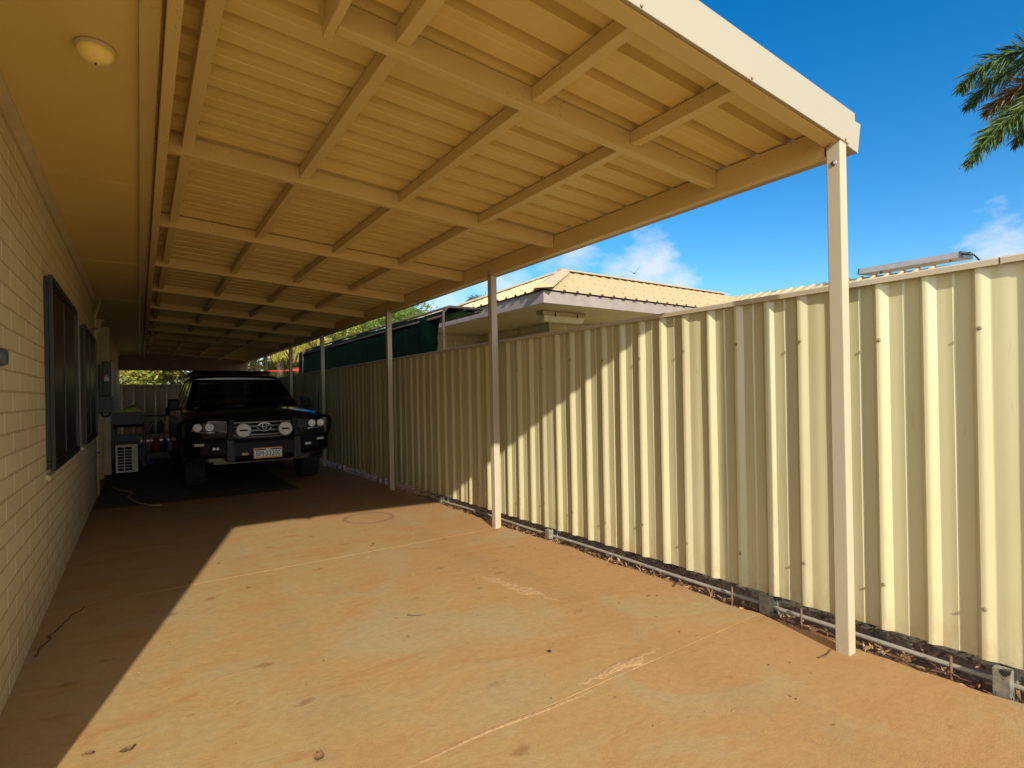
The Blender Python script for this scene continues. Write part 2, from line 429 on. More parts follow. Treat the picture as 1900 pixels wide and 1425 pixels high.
# drift of dusty sand over the near joint
def drift(x0, y0, x1, y1, w, h, name):
    m = MB(); n = 60; k_ = 10; rows = []
    a = V((x0, y0, 0)); b = V((x1, y1, 0)); d = (b - a); nrm = V((-d.y, d.x, 0)).normalized()
    for i in range(n + 1):
        t = i / n; row = []
        env = math.sin(math.pi * t) ** 0.6 * (0.75 + 0.6 * mn.noise(V((t * 7, x0, 0))))
        for j in range(k_ + 1):
            s = j / k_ * 2 - 1
            off = s * w * max(0.05, env)
            z = h * env * max(0, 1 - s * s) * (0.7 + 0.9 * mn.noise(V((t * 30, s * 5, y0)))) - 0.0015
            p = a + d * t + nrm * (off + 0.03 * mn.noise(V((t * 9, 2, y0))))
            row.append(m.vert((p.x, p.y, z + (0.0015 if abs(s) > .99 else 0) - (0.002 if abs(s) > .99 else 0))))
        rows.append(row)
    for i in range(n):
        for j in range(k_): m.face((rows[i][j], rows[i][j + 1], rows[i + 1][j + 1], rows[i + 1][j]), 0, True)
    return tag(m.build(name, sandm), kind='stuff')
sandm = plain('blown_sand', (0.40, 0.245, 0.11), 0.95, var=0.25, scale=60, bump=0.8)
tag(drift(1.55, 1.80, 2.15, 1.82, 0.055, 0.010, 'sand'), 'wider patch of drifted sand beside the nearest concrete joint', 'sand')
tag(drift(1.95, 3.35, 2.1, 2.55, 0.09, 0.006, 'sand'), 'scatter of gritty sand in the sunlit middle of the driveway', 'sand')

tag(drift(-0.3, 1.752, 2.7, 1.752, 0.014, 0.004, 'sand'), 'thin ragged line of pale sand filling the nearest concrete joint', 'sand')
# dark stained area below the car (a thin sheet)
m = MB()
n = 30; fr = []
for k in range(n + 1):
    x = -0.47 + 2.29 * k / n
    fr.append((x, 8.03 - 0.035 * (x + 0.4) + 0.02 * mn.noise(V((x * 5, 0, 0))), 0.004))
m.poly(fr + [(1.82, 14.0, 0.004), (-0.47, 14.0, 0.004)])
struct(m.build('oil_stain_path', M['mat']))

# ------------------------------------------------------------------ debris
random.seed(21)
m = MB()
for k in range(190):
    x = random.uniform(-0.4, 2.85); y = random.choice([random.uniform(1.0, 4.5), random.uniform(1.0, 7.8)])
    if random.random() < 0.45: x = random.gauss(2.3, 0.4)
    if x > 2.84 or x < -0.45: continue
    s = random.uniform(0.001, 0.0032); a = random.uniform(0, 6.3)
    mi = random.choice([0, 0, 1, 2])
    dx, dy = math.cos(a) * s * random.uniform(1, 3), math.sin(a) * s * random.uniform(1, 3)
    m.obox((x, y, 0.002 + s * .3), (dx, dy, 0), (-dy * .4, dx * .4, 0), (0, 0, s * 0.4), mi)
tag(m.build('debris', [M['litter_a'], M['litter_b'], M['litter_b']]), 'tiny specks of grit, seeds and leaf crumbs scattered over the concrete', 'debris', kind='stuff')

random.seed(5)
m = MB()
for k in range(5200):
    y = random.uniform(-0.4, 6.5) if random.random() < 0.85 else random.uniform(6, 11)
    x = random.uniform(2.90, 3.16)
    z = -0.03 + random.uniform(0, 0.05) + (0.03 if x > 3.0 else 0)
    s = random.uniform(0.008, 0.028); w = s * random.uniform(0.15, 0.5)
    a = random.uniform(0, 6.3); ti = random.uniform(-0.7, 0.7)
    d = V((math.cos(a), math.sin(a), ti)) * s; q = V((-math.sin(a), math.cos(a), random.uniform(-.6, .6))) * w
    c = V((x, y, z))
    m.poly([c - d, c + q, c + d * 1.0, c - q], random.choice([0, 0, 1]))
tag(m.build('leaf_litter', [M['litter_a'], M['litter_b']], fix=False), 'dark dry leaf litter heaped in the gap under the cream fence', 'leaf litter', kind='stuff')

def twig(pts, r, label, name='twig', cat='twig', mat='twig'):
    m = MB(); P = [V(p) for p in pts]; m.tube(P, [r * (1 - 0.5 * i / len(P)) for i in range(len(P))], 5)
    return tag(m.build(name, M[mat]), label, cat)
def arc(x, y, L, a, bend, n=7, z=0.006):
    out = []; p = V((x, y, z))
    for i in range(n):
        out.append(p.copy()); p = p + V((math.cos(a), math.sin(a), 0)) * L / n; a += bend / n
    return out
t0 = twig([V(p) + V((0.03 * mn.noise(V((i * 0.9, 3, 0))), 0.03 * mn.noise(V((i * .7, 9, 0))), 0)) for i, p in enumerate(arc(-0.45, 3.6, 0.75, 1.5, -0.3, 16))], 0.0045, 'dark bent root lying along the foot of the cream block wall', 'root', 'root')
twig(arc(1.60, 4.50, 0.10, 0.3, 1.9), 0.003, 'small curved twig beside the far concrete joint in the sun')
twig(arc(1.26, 2.95, 0.12, -0.9, 0.9), 0.003, 'thin hooked twig alone in the middle of the sunlit concrete')
twig(arc(2.84, 2.32, 0.22, 0.4, -0.5), 0.006, 'short stick leaning over the white pipe under the fence')
twig(arc(2.62, 1.30, 0.16, -0.2, 0.7), 0.003, 'fine twig on the concrete at the foot of the nearest post')
def leaf(x, y, s, a, label):
    m = MB(); n = 6; up = []; lo = []
    d = V((math.cos(a), math.sin(a), 0)); q = V((-d.y, d.x, 0))
    for i in range(n + 1):
        t = i / n; w = s * 0.35 * math.sin(math.pi * min(1, t * 0.97 + 0.02)) ** 0.8
        c = V((x, y, 0.006)) + d * (t - .5) * s + V((0, 0, 0.25 * s * (2 * t - 1) ** 2))
        up.append((m.vert(c + q * w + V((0, 0, w * .5))), m.vert(c), m.vert(c - q * w + V((0, 0, w * .4)))))
    for i in range(n):
        for j in (0, 1): m.face((up[i][j], up[i][j + 1], up[i + 1][j + 1], up[i + 1][j]), 0, True)
    o = thing('dry_leaf', label, 'leaf', (x, y, 0))
    m.build('blade', M['litter_a'], o, fix=False)
    mm = MB(); mm.tube([V((x, y, 0.012)) + d * s * .5, V((x, y, 0.006)) + d * s * .7 + q * s * .15, V((x, y, 0.004)) + d * s * .85 + q * s * .35], 0.0018, 5)
    mm.build('stalk', M['twig'], o)
    return o
leaf(-0.17, 2.49, 0.030, 2.2, 'small dark dry leaf where the shadow edge meets the bottom of the photo')
leaf(-0.06, 2.43, 0.045, 0.5, 'curled brown dry leaf with a stalk in the sun near the shadow edge')
leaf(0.50, 1.97, 0.050, 1.1, 'curled dry leaf at the bottom edge, apart from the other two')
m = MB(); m.lathe([(0, 0.012), (0.006, 0.011), (0.009, 0.006), (0.006, 0.001), (0, 0)], (1.646, 2.111, 0), n=10)
tag(m.build('seed_pod', M['dark']), 'round black seed lying on the sunlit concrete in front of the nearest post', 'seed')
twig([(-0.38, 9.96, .012), (-0.30, 9.7, .012), (-0.235, 9.44, .012), (-0.14, 9.28, .012), (-0.10, 9.1, .012), (-0.15, 8.85, .012), (-0.13, 8.62, .012), (-0.08, 8.35, .012), (-0.03, 8.16, .012), (0.09, 7.9, .010), (0.2, 7.83, .008)],
     0.013, 'thin tan hose lying in a bend across the dark floor by the wall', 'garden_hose', 'hose', 'hose')

# ------------------------------------------------------------------ house
WX = -0.49; SZ = 2.625
house = thing('house', 'cream painted block house with two black screened windows along the driveway', 'house', (WX, 1.68, 0))
def wall_quad(m, y0, y1, openings, z1=SZ):
    """wall slab between y0,y1 at x WX, with real openings"""
    ys = sorted({y0, y1, *[a for o in openings for a in o[:2]]})
    for a, b in zip(ys[:-1], ys[1:]):
        op = [o for o in openings if o[0] <= a + 1e-6 and o[1] >= b - 1e-6]
        if not op: m.box(WX - 0.19, WX, a, b, -0.1, z1)
        else:
            o = op[0]; m.box(WX - 0.19, WX, a, b, -0.1, o[2]); m.box(WX - 0.19, WX, a, b, o[3], z1)
WINS = [(4.47, 6.10, 0.855, 2.075), (6.95, 8.62, 0.855, 2.05)]
m = MB(); wall_quad(m, 1.68, 9.12, WINS)
m.box(-7.0, WX - 0.19, 1.68, 1.87, -0.1, SZ)            # end wall round the corner
m.box(WX - 1.6, WX - 0.19, 8.93, 9.12, -0.1, SZ)        # porch recess
m.box(WX - 1.6, WX - 1.4, 9.12, 11.1, -0.1, SZ)
m.box(WX - 1.6, -0.502, 11.1, 11.29, -0.1, SZ)
m.box(-0.69, -0.502, 11.29, 20.2, -0.1, SZ)
m.build('wall', M['brick'], house)
m = MB()
ys = [1.24, 4.12, 6.5, 8.9, 11.3, 13.7, 15.2, 16.6, 18.0, 19.65]
for a, b in zip(ys[:-1], ys[1:]): m.box(-0.75, 0.016, a + 0.002, b - 0.002, SZ, SZ + 0.01)
m.box(-7.2, -0.75, 1.24, 1.9, SZ, SZ + 0.01)
for y in ys[1:-1]: m.box(-0.445, 0.0165, y - 0.012, y + 0.012, SZ - 0.0035, SZ - 0.0005)
m.build('soffit', M['soffit'], house)
m = MB()
pr = [(0, 0), (0.045, 0), (0.045, -0.012), (0.012, -0.045), (0, -0.045)]
def prism_y(m, prof, x, z, y0, y1, mi=0):
    a = [m.vert((x + p, y0, z + q)) for p, q in prof]; b = [m.vert((x + p, y1, z + q)) for p, q in prof]
    n = len(prof)
    for i in range(n): m.face((a[i], a[(i + 1) % n], b[(i + 1) % n], b[i]), mi)
    m.face(a[::-1], mi); m.face(b, mi)
prism_y(m, pr, WX + 0.0005, SZ - 0.0005, 1.68, 9.12); prism_y(m, pr, -0.5015, SZ - 0.0005, 11.1, 19.6)
m.build('cornice', M['cream'], house)
m = MB(); m.box(0.018, 0.083, 1.238, 19.7, SZ - 0.03, SZ + 0.14)
m.build('fascia', M['beam'], house, bevel=0.004)
# low gable roof over the house
m = MB()
for x0, z0, x1, z1 in ((0.08, SZ + 0.16, -5.2, 4.2), (-5.2, 4.2, -10.4, SZ + 0.16)):
    m.hexa([(x0, 1.22, z0), (x1, 1.22, z1), (x1, 20, z1), (x0, 20, z0)], [(x0, 1.22, z0 + .04), (x1, 1.22, z1 + .04), (x1, 20, z1 + .04), (x0, 20, z0 + .04)])
m.hexa([(-10.2, 1.70, SZ), (-0.0, 1.70, SZ), (-0.0, 1.74, SZ), (-10.2, 1.74, SZ)], [(-5.21, 1.70, 4.18), (-5.19, 1.70, 4.18), (-5.19, 1.74, 4.18), (-5.21, 1.74, 4.18)])
m.build('roof', M['n_roof'], house)
for (a, b, z0, z1) in WINS:
    m = MB(); x0, x1 = WX - 0.06, WX + 0.036; w = 0.05
    m.box(x0, x1, a, b, z0, z0 + w); m.box(x0, x1, a, b, z1 - w, z1)
    m.box(x0, x1, a, a + w, z0 + w, z1 - w); m.box(x0, x1, b - w, b, z0 + w, z1 - w)
    # stepped outer lip
    m.box(x1 - 0.012, x1 + 0.012, a - 0.014, a + 0.03, z0 - 0.01, z1 + 0.01); m.box(x1 - 0.012, x1 + 0.012, b - 0.03, b + 0.014, z0 - 0.01, z1 + 0.01)
    m.box(x1 - 0.012, x1 + 0.012, a + 0.03, b - 0.03, z0 - 0.01, z0 + 0.03); m.box(x1 - 0.012, x1 + 0.012, a + 0.03, b - 0.03, z1 - 0.03, z1 + 0.01)
    mid = (a + b) / 2
    m.box(x0, x1 - 0.002, mid - 0.015, mid + 0.015, z0 + w, z1 - w)
    win = m.build('window', M['black_frame'], house, bevel=0.003)
    m = MB(); m.box(WX + 0.018, WX + 0.026, a + w, mid - 0.015, z0 + w, z1 - w); m.box(WX + 0.022, WX + 0.030, mid + 0.015, b - w, z0 + w, z1 - w)
    m.build('fly_screen', M['screen'], win)
    m = MB(); m.hexa([(WX - 0.05, a - .03, z0 - .055), (WX + 0.02, a - .03, z0 - .065), (WX + 0.02, b + .03, z0 - .065), (WX - 0.05, b + .03, z0 - .055)],
                     [(WX - 0.05, a - .03, z0 - .012), (WX + 0.022, a - .03, z0 - .04), (WX + 0.022, b + .03, z0 - .04), (WX - 0.05, b + .03, z0 - .012)])
    m.build('sill', M['brick'], win)
# light on the soffit
lamp = thing('ceiling_light', 'round cream dome light fixed to the soffit over the block wall', 'light', (-0.118, 2.575, SZ))
m = MB(); m.lathe([(0, 0), (0.064, 0), (0.066, -0.010), (0.060, -0.016), (0, -0.016)], (-0.118, 2.575, SZ - 0.0005), n=32); m.build('base', M['cream'], lamp)
m = MB(); m.lathe([(0.058, -0.0165), (0.060, -0.022), (0.055, -0.036), (0.040, -0.052), (0.020, -0.060), (0, -0.062)], (-0.118, 2.575, SZ), n=32); m.build('dome', M['lampshade'], lamp)
m = MB(); m.lathe([(0, 0), (0.004, -0.001), (0.003, -0.005), (0, -0.006)], (-0.118, 2.575, SZ - 0.0622), n=8); m.build('screw', M['dark'], lamp)
# small dark tap-like fitting at the left edge
ft = thing('wall_fitting', 'small dark fitting on the block wall, cut by the left edge of the photo', 'fitting', (WX, 2.80, 1.455))
m = MB(); m.lathe([(0, 0), (0.03, 0), (0.03, 0.008), (0.012, 0.012), (0.012, 0.03), (0, 0.03)], (WX, 2.80, 1.455), (1, 0, 0), 16); m.build('bracket', M['black_frame'], ft)
m = MB(); m.lathe([(0, 0.0305), (0.03, 0.0305), (0.036, 0.04), (0.036, 0.06), (0.028, 0.075), (0, 0.078)], (WX, 2.80, 1.455), (1, 0, 0), 20); m.build('knob', M['meter'], ft)

# services on the return wall behind the porch
m = MB(); m.tube([(-0.455, 8.45, 1.2), (-0.455, 8.45, 2.25), (-0.455, 8.46, 2.36), (-0.43, 8.6, 2.47), (-0.405, 8.72, 2.56), (-0.40, 8.74, SZ - 0.001)], 0.017, 8)
# conduit beside second window
cd = thing('conduit', 'thin cream conduit bending up to the soffit past the second window', 'pipe', (-0.455, 8.83, 1.2))
m = MB(); m.tube([(-0.463, 8.83, 0.05), (-0.463, 8.83, 2.30), (-0.463, 8.84, 2.38), (-0.44, 8.92, 2.48), (-0.42, 8.98, 2.58), (-0.42, 8.98, SZ - 0.001)], 0.016, 8); m.build('tube', M['cream'], cd)
for z in (0.6, 1.4, 2.2):
    m = MB(); m.box(-0.489, -0.44, 8.81, 8.85, z, z + 0.03); m.build('clip', M['meter'], cd)

YB = 11.1
dp = thing('downpipe', 'square cream downpipe running down the house wall behind the meter box', 'downpipe', (-0.46, YB, 0))
m = MB(); m.box(-0.500, -0.405, 11.16, 11.24, 0.06, 2.36); m.build('shaft', M['cream'], dp)
m = MB(); m.box(-0.505, -0.40, 11.15, 11.26, 2.361, 2.50); m.build('rain_head', M['cream'], dp)
m = MB(); m.box(-0.506, -0.399, 11.14, 11.25, 0.98, 1.06); m.build('strap', M['conduit'], dp)
mb = thing('meter_box', 'dark grey electric meter box with a small white and orange label', 'meter box', (-0.5, YB, 1.4))
m = MB(); m.box(-0.60, -0.478, 10.9, 11.098, 1.37, 1.86)
for z in (1.54, 1.70): m.box(-0.60, -0.480, 10.893, 10.899, z, z + 0.006)
m.build('cabinet', M['meter'], mb)
m = MB(); m.box(-0.4765, -0.372, 10.86, 11.135, 1.37, 1.92); m.build('door', M['meter'], mb, bevel=0.004)
m = MB(); m.box(-0.3715, -0.350, 10.90, 11.13, 1.365, 1.93); m.build('side_cover', M['conduit'], mb)
m = MB(); m.box(-0.466, -0.402, 10.856, 10.859, 1.60, 1.70, 0)
m.box(-0.466, -0.440, 10.853, 10.8555, 1.665, 1.70, 1); m.box(-0.428, -0.402, 10.853, 10.8555, 1.665, 1.70, 2)
m.build('sticker', [M['white'], M['orange'], plain('label_blue', (0.02, 0.25, 0.6), 0.5)], mb)
m = MB(); m.tube([(-0.452, 10.855, 1.50), (-0.44, 10.84, 1.505), (-0.41, 10.84, 1.505), (-0.398, 10.855, 1.50)], 0.006, 6); m.build('handle', M['chrome'], mb)
jb = thing('junction_box', 'plain grey box fixed under the electric meter box', 'box', (-0.5, YB, 1.1))
m = MB(); m.box(-0.585, -0.372, 10.88, 11.098, 1.10, 1.355); m.build('body', plain('junction_grey', (0.10, 0.115, 0.11), 0.5), jb, bevel=0.006)
m = MB(); m.tube([(-0.52, 10.98, 1.099), (-0.50, 10.98, 1.04), (-0.455, 10.98, 1.02), (-0.41, 10.98, 1.05), (-0.40, 10.98, 1.099)], 0.012, 8); m.build('cable', M['dark'], jb)
sw = thing('isolator_switch', 'small white switch box on the left side of the grey boxes', 'switch', (-0.58, 10.88, 1.42))
m = MB(); m.box(-0.60, -0.555, 10.82, 10.892, 1.35, 1.55); m.build('housing', M['white'], sw, bevel=0.004)
m = MB(); m.lathe([(0, 0), (0.014, 0), (0.014, 0.02), (0, 0.02)], (-0.5548, 10.855, 1.44), (1, 0, 0), 12); m.build('knob', M['cream'], sw)

# air conditioner and stored things at the back
ac = thing('air_conditioner', 'pale outdoor air conditioner unit with barred grille beside the house wall', 'air conditioner', (-0.2, 11.8, 0))
ax0, ax1, az0, az1, ay0, ay1 = -0.36, -0.045, 0.03, 0.515, 11.6, 12.35
m = MB(); m.box(ax0, ax1, ay0 + 0.02, ay1, az0, az1)
m.build('casing', plain('ac_body', (0.45, 0.45, 0.42), 0.5), ac, bevel=0.01)
m = MB()
m.box(ax0, ax0 + 0.028, ay0, ay0 + 0.018, az0, az1); m.box(ax1 - 0.085, ax1, ay0, ay0 + 0.018, az0, az1)
m.box(ax0 + 0.028, ax1 - 0.085, ay0, ay0 + 0.018, az1 - 0.045, az1); m.box(ax0 + 0.028, ax1 - 0.085, ay0, ay0 + 0.018, az0, az0 + 0.03)
for k in range(1, 8):
    z = az0 + 0.03 + k * (az1 - az0 - 0.075) / 8; m.box(ax0 + 0.028, ax1 - 0.085, ay0 + 0.002, ay0 + 0.014, z - 0.007, z + 0.007)
m.box(ax0 + 0.118, ax0 + 0.130, ay0 - 0.001, ay0 + 0.016, az0 + 0.03, az1 - 0.045)
m.build('grille', plain('ac_grille', (0.85, 0.84, 0.76), 0.45), ac)
m = MB(); m.box(ax0 + 0.026, ax1 - 0.083, ay0 + 0.0185, ay0 + 0.0195, az0 + 0.028, az1 - 0.043); m.build('coil', M['dark'], ac)
m = MB()
for x in (ax0 + 0.03, ax1 - 0.07): m.box(x, x + 0.04, ay0 + .06, ay1 - .06, 0.004, az0 - 0.0005)
m.build('foot', M['dark'], ac)

def crate(name, label, cat, x0, x1, y0, y1, z0, z1, mat, lid=None):
    o = thing(name, label, cat, ((x0 + x1) / 2, (y0 + y1) / 2, z0))
    m = MB(); t = 0.012
    m.hexa([(x0 + .015, y0 + .015, z0), (x1 - .015, y0 + .015, z0), (x1 - .015, y1 - .015, z0), (x0 + .015, y1 - .015, z0)], [(x0, y0, z0 + t), (x1, y0, z0 + t), (x1, y1, z0 + t), (x0, y1, z0 + t)])
    m.box(x0, x1, y0, y0 + t, z0 + t, z1); m.box(x0, x1, y1 - t, y1, z0 + t, z1); m.box(x0, x0 + t, y0 + t, y1 - t, z0 + t, z1); m.box(x1 - t, x1, y0 + t, y1 - t, z0 + t, z1)
    m.build('shell', mat, o)
    m = MB(); m.box(x0 - .012, x1 + .012, y0 - .012, y0 - .0005, z1 - .03, z1 + .004); m.box(x0 - .012, x1 + .012, y1 + .0005, y1 + .012, z1 - .03, z1 + .004)
    m.box(x0 - .012, x0 - .0005, y0, y1, z1 - .03, z1 + .004); m.box(x1 + .0005, x1 + .012, y0, y1, z1 - .03, z1 + .004)
    m.build('rim', mat, o)
    return o
# trolley table carrying the grey tub
tb = thing('work_bench', 'low dark bench holding up the grey tub behind the air conditioner', 'bench', (-0.15, 13.2, 0))
m = MB(); m.box(-0.43, 0.06, 12.75, 13.65, 0.77, 0.81); m.build('top', M['dark'], tb)
for x in (-0.42, 0.03):
    for y in (12.78, 13.60):
        m = MB(); m.box(x, x + 0.03, y, y + 0.03, 0.004, 0.7695); m.build('leg', M['meter'], tb)
m = MB(); m.box(-0.43, 0.06, 12.8, 13.6, 0.36, 0.38); m.build('shelf', M['dark'], tb)
crate('plastic_tub', 'grey plastic tub on the bench with a green bag on top', 'tub', -0.41, 0.045, 12.85, 13.5, 0.815, 1.045, plain('tub_grey', (0.16, 0.17, 0.2), 0.5))
bag = MB()
bp = [(-0.37, 1.055), (-0.10, 1.21), (-0.03, 1.17), (0.03, 1.06)]
nn = 6; rows = []
for j in range(nn + 1):
    y = 12.9 + 0.5 * j / nn; sc = 1 - 0.35 * (2 * j / nn - 1) ** 2
    rows.append([bag.vert((x + .01 * mn.noise(V((x * 9, y * 9, 1))), y, 1.052 + (z - 1.05) * sc)) for x, z in bp])
for j in range(nn):
    for i in range(3): bag.face((rows[j][i], rows[j][i + 1], rows[j + 1][i + 1], rows[j + 1][i]), 0, True)
    bag.face((rows[j][3], rows[j][0], rows[j + 1][0], rows[j + 1][3]), 0)
bag.face(rows[0][::-1]); bag.face(rows[-1])
def bagmat():
    t = NT('printed_bag'); n = t.noise(t.pos(), 9, 2)
    t.base(t.ramp(n, [(0.40, (0.55, 0.6, 0.02)), (0.5, (0.15, 0.45, 0.03)), (0.6, (0.6, 0.55, 0.03))])); return t.done(0.4)
tag(bag.build('garden_bag', bagmat()), 'yellow and green plastic bag slumped on the grey tub', 'bag')
crate('storage_crate', 'blue plastic crate on the lower shelf of the bench', 'crate', -0.40, 0.0, 12.85, 13.5, 0.385, 0.60, plain('crate_blue', (0.03, 0.07, 0.14), 0.4))

sh = thing('storage_shelf', 'dark open metal shelf of tools and bottles beside the parked vehicle', 'shelf', (0.3, 14.2, 0))
for z in (0.15, 0.56, 0.93):
    m = MB(); m.box(0.10, 0.62, 13.95, 14.4, z, z + 0.025); m.build('shelf_board', M['car_matt'], sh)
for x in (0.075, 0.62):
    for y in (13.95, 14.375):
        m = MB(); m.box(x, x + 0.0245, y, y + 0.025, 0.004, 1.0); m.build('upright', M['meter'], sh)
def bottle(name, label, cat, x, y, z, r, h, mat, cap='white'):
    o = thing(name, label, cat, (x, y, z))
    m = MB(); m.lathe([(0, 0), (r, 0), (r, h * .62), (r * .9, h * .74), (r * .38, h * .86), (r * .38, h * .92), (0, h * .92)], (x, y, z + .0005), n=16); m.build('body', mat, o)
    m = MB(); m.lathe([(0, h * .9205), (r * .45, h * .9205), (r * .45, h), (0, h)], (x, y, z), n=12); m.build('cap', M[cap], o)
bottle('spray_can', 'shiny silver can standing on the middle shelf', 'can', 0.20, 14.05, 0.586, 0.035, 0.24, M['chrome'])
bottle('bottle', 'green plastic bottle next to the silver can', 'bottle', 0.36, 14.06, 0.586, 0.07, 0.27, plain('bottle_green', (0.02, 0.16, 0.08), 0.4))
bottle('bottle', 'blue plastic bottle low on the shelf next to the red bag', 'bottle', 0.44, 14.04, 0.176, 0.055, 0.30, plain('bottle_blue', (0.02, 0.12, 0.45), 0.4))
bottle('paint_tin', 'black tin on the top board of the shelf', 'tin', 0.52, 14.1, 0.956, 0.06, 0.2, M['dark'], 'meter')
m = MB(); rows = []
for j in range(9):
    a = j / 8; w = 0.10 + 0.03 * math.sin(a * 5); z = 0.176 + 0.30 * a
    rows.append([m.vert((0.28 + w * math.cos(k * math.pi / 6) * (1 - .35 * a), 14.1 + 0.08 * math.sin(k * math.pi / 6) * (1 - .5 * a), z)) for k in range(12)])
for j in range(8):
    for k in range(12): m.face((rows[j][k], rows[j][(k + 1) % 12], rows[j + 1][(k + 1) % 12], rows[j + 1][k]), 0, True)
m.face(rows[0][::-1]); m.face(rows[-1], 0)
rb = tag(m.build('cloth_bag', plain('bag_red', (0.5, 0.02, 0.02), 0.7)), 'red cloth bag on the bottom board of the shelf', 'bag')
m = MB(); m.tube([(0.22, 14.1, .47), (0.24, 14.1, .53), (0.32, 14.1, .53), (0.34, 14.1, .47)], 0.012, 6); m.build('handle', plain('strap_yellow', (0.6, 0.45, 0.02), 0.6), rb)
bk = thing('dustpan', 'blue dustpan and dark brush on the floor in front of the shelf', 'dustpan', (0.1, 13.2, 0))
m = MB(); m.hexa([(0.02, 13.1, .005), (0.2, 13.1, .005), (0.2, 13.35, .005), (0.02, 13.35, .005)], [(0.02, 13.1, .015), (0.2, 13.1, .015), (0.2, 13.35, .06), (0.02, 13.35, .06)]); m.build('pan', plain('dustpan_blue', (0.02, 0.2, 0.5), 0.5), bk)
m = MB(); m.bar((0.11, 13.35, .05), (0.18, 13.85, .5), 0.02, 0.02); m.build('handle', M['conduit'], bk)

# ------------------------------------------------------------------ carport
cp = thing('carport', 'long beige steel lean-to carport with ribbed roof sheets', 'carport', (1.4, 1.24, 0))
SL = -0.061
def rb_z(x): return 2.613 + SL * (x - 0.145)        # underside of the rafters
Y0C, Y1C = 1.235, 19.54
raft = [1.93 + 1.495 * k for k in range(12)]
RT = 0.05
def raf(x0, x1, y, w=RT, h=0.098, dz=0.0):
    m = MB(); t = 0.006
    z = rb_z(x0) + dz
    # C-section: web facing the camera, two flanges
    m.box(x0, x1, y - w / 2, y - w / 2 + t, z, z + h, 0, SL)
    m.box(x0, x1, y - w / 2 + t, y + w / 2, z, z + t, 0, SL)
    m.box(x0, x1, y - w / 2 + t, y + w / 2, z + h - t, z + h, 0, SL)
    m.box(x0, x1, y + w / 2 - t, y + w / 2, z + t, z + h - t, 0, SL)
    return m
for k, y in enumerate(raft):
    raf(0.60 if k == 0 else 0.141, 2.773, y).build('rafter', M['beam'], cp, bevel=0.003)
PX = [0.235, 0.84, 1.47, 2.09]
def purlin(x, y0, y1, dz=0.032, w=0.055):
    m = MB(); z = rb_z(x) + dz
    m.box(x - w / 2, x + w / 2, y0, y1, z, rb_z(x) + 0.097)
    return m.build('purlin', M['beam'], cp, bevel=0.003)
for x in PX:
    ys = [Y0C + 0.07] + raft + [Y1C - 0.1]
    if x < 0.5: ys = [Y0C + 0.07] + raft[1:] + [Y1C - 0.1]
    for a, b in zip(ys[:-1], ys[1:]): purlin(x, a + 0.026, b - 0.026)
m = MB(); m.box(0.565, 0.598, Y0C + 0.07, 2.0, rb_z(.58) - 0.004, rb_z(.58) + 0.096); m.build('purlin', M['beam'], cp, bevel=0.003)
# gusset left hanging
m = MB(); m.poly([(0.53, 1.93, rb_z(.5) + .06), (0.564, 1.94, rb_z(.5) + .085), (0.564, 1.98, rb_z(.5) + .02)]); m.poly([(0.53, 1.932, rb_z(.5) + .061), (0.564, 1.942, rb_z(.5) + .086), (0.564, 1.982, rb_z(.5) + .021)])
m.build('bracket', M['beam'], cp)
# house-side beam and fence-side beam
m = MB(); m.box(0.094, 0.138, Y0C + 0.005, Y1C, 2.562, 2.66); m.build('beam', M['beam'], cp, bevel=0.003)
m = MB(); t = 0.006
zb = 2.408
m.box(2.776, 2.782, Y0C + 0.07, Y1C, zb, 2.545); m.box(2.782, 2.826, Y0C + 0.07, Y1C, zb, zb + t); m.box(2.82, 2.826, Y0C + 0.07, Y1C, zb + t, 2.545)
m.box(2.782, 2.82, Y0C + .07, Y1C, 2.53, 2.5445)
m.build('beam', M['beam'], cp, bevel=0.002)
# front channel and barge
m = MB()
z = rb_z(0.14)
m.box(0.14, 2.83, Y0C + 0.001, Y0C + 0.007, z, z + 0.1, 0, SL); m.box(0.14, 2.83, Y0C + 0.007, Y0C + 0.069, z, z + 0.006, 0, SL); m.box(0.14, 2.83, Y0C + .063, Y0C + .069, z + .006, z + 0.022, 0, SL)
m.build('end_channel', M['beam'], cp)
m = MB(); z = rb_z(-0.05) + 0.004
m.box(-0.05, 2.905, Y0C - 0.016, Y0C - 0.001, z, z + 0.17, 0, SL)
m.box(-0.05, 2.905, Y0C - 0.001, Y0C + 0.09, z + 0.163, z + 0.17, 0, SL)
bg = m.build('barge_cap', M['barge'], cp, bevel=0.003)
m = MB()
for x in (1.385, 2.02, 2.80, 0.7):
    m.lathe([(0, 0), (0.007, 0), (0.006, 0.004), (0, 0.005)], (x, Y0C - 0.0165, rb_z(x) + 0.014), (0, -1, 0), 6)
m.build('screw', M['screw'], bg)
# gutter on the fence side
m = MB()
gp = [(2.828, 2.44), (2.93, 2.43), (2.965, 2.575), (2.955, 2.585), (2.945, 2.57), (2.915, 2.45), (2.84, 2.455), (2.84, 2.54), (2.828, 2.54)]
a = [m.vert((x, Y0C - 0.014, z)) for x, z in gp]; b = [m.vert((x, Y1C, z)) for x, z in gp]
for i in range(len(gp)): m.face((a[i], a[(i + 1) % len(gp)], b[(i + 1) % len(gp)], b[i]))
m.poly([(2.83, Y0C - 0.015, 2.44), (2.93, Y0C - 0.015, 2.43), (2.965, Y0C - 0.015, 2.58), (2.83, Y0C - 0.015, 2.58)])
m.poly([(2.83, Y0C - 0.013, 2.44), (2.93, Y0C - 0.013, 2.43), (2.965, Y0C - 0.013, 2.58), (2.83, Y0C - 0.013, 2.58)])
m.build('gutter', M['barge'], cp)
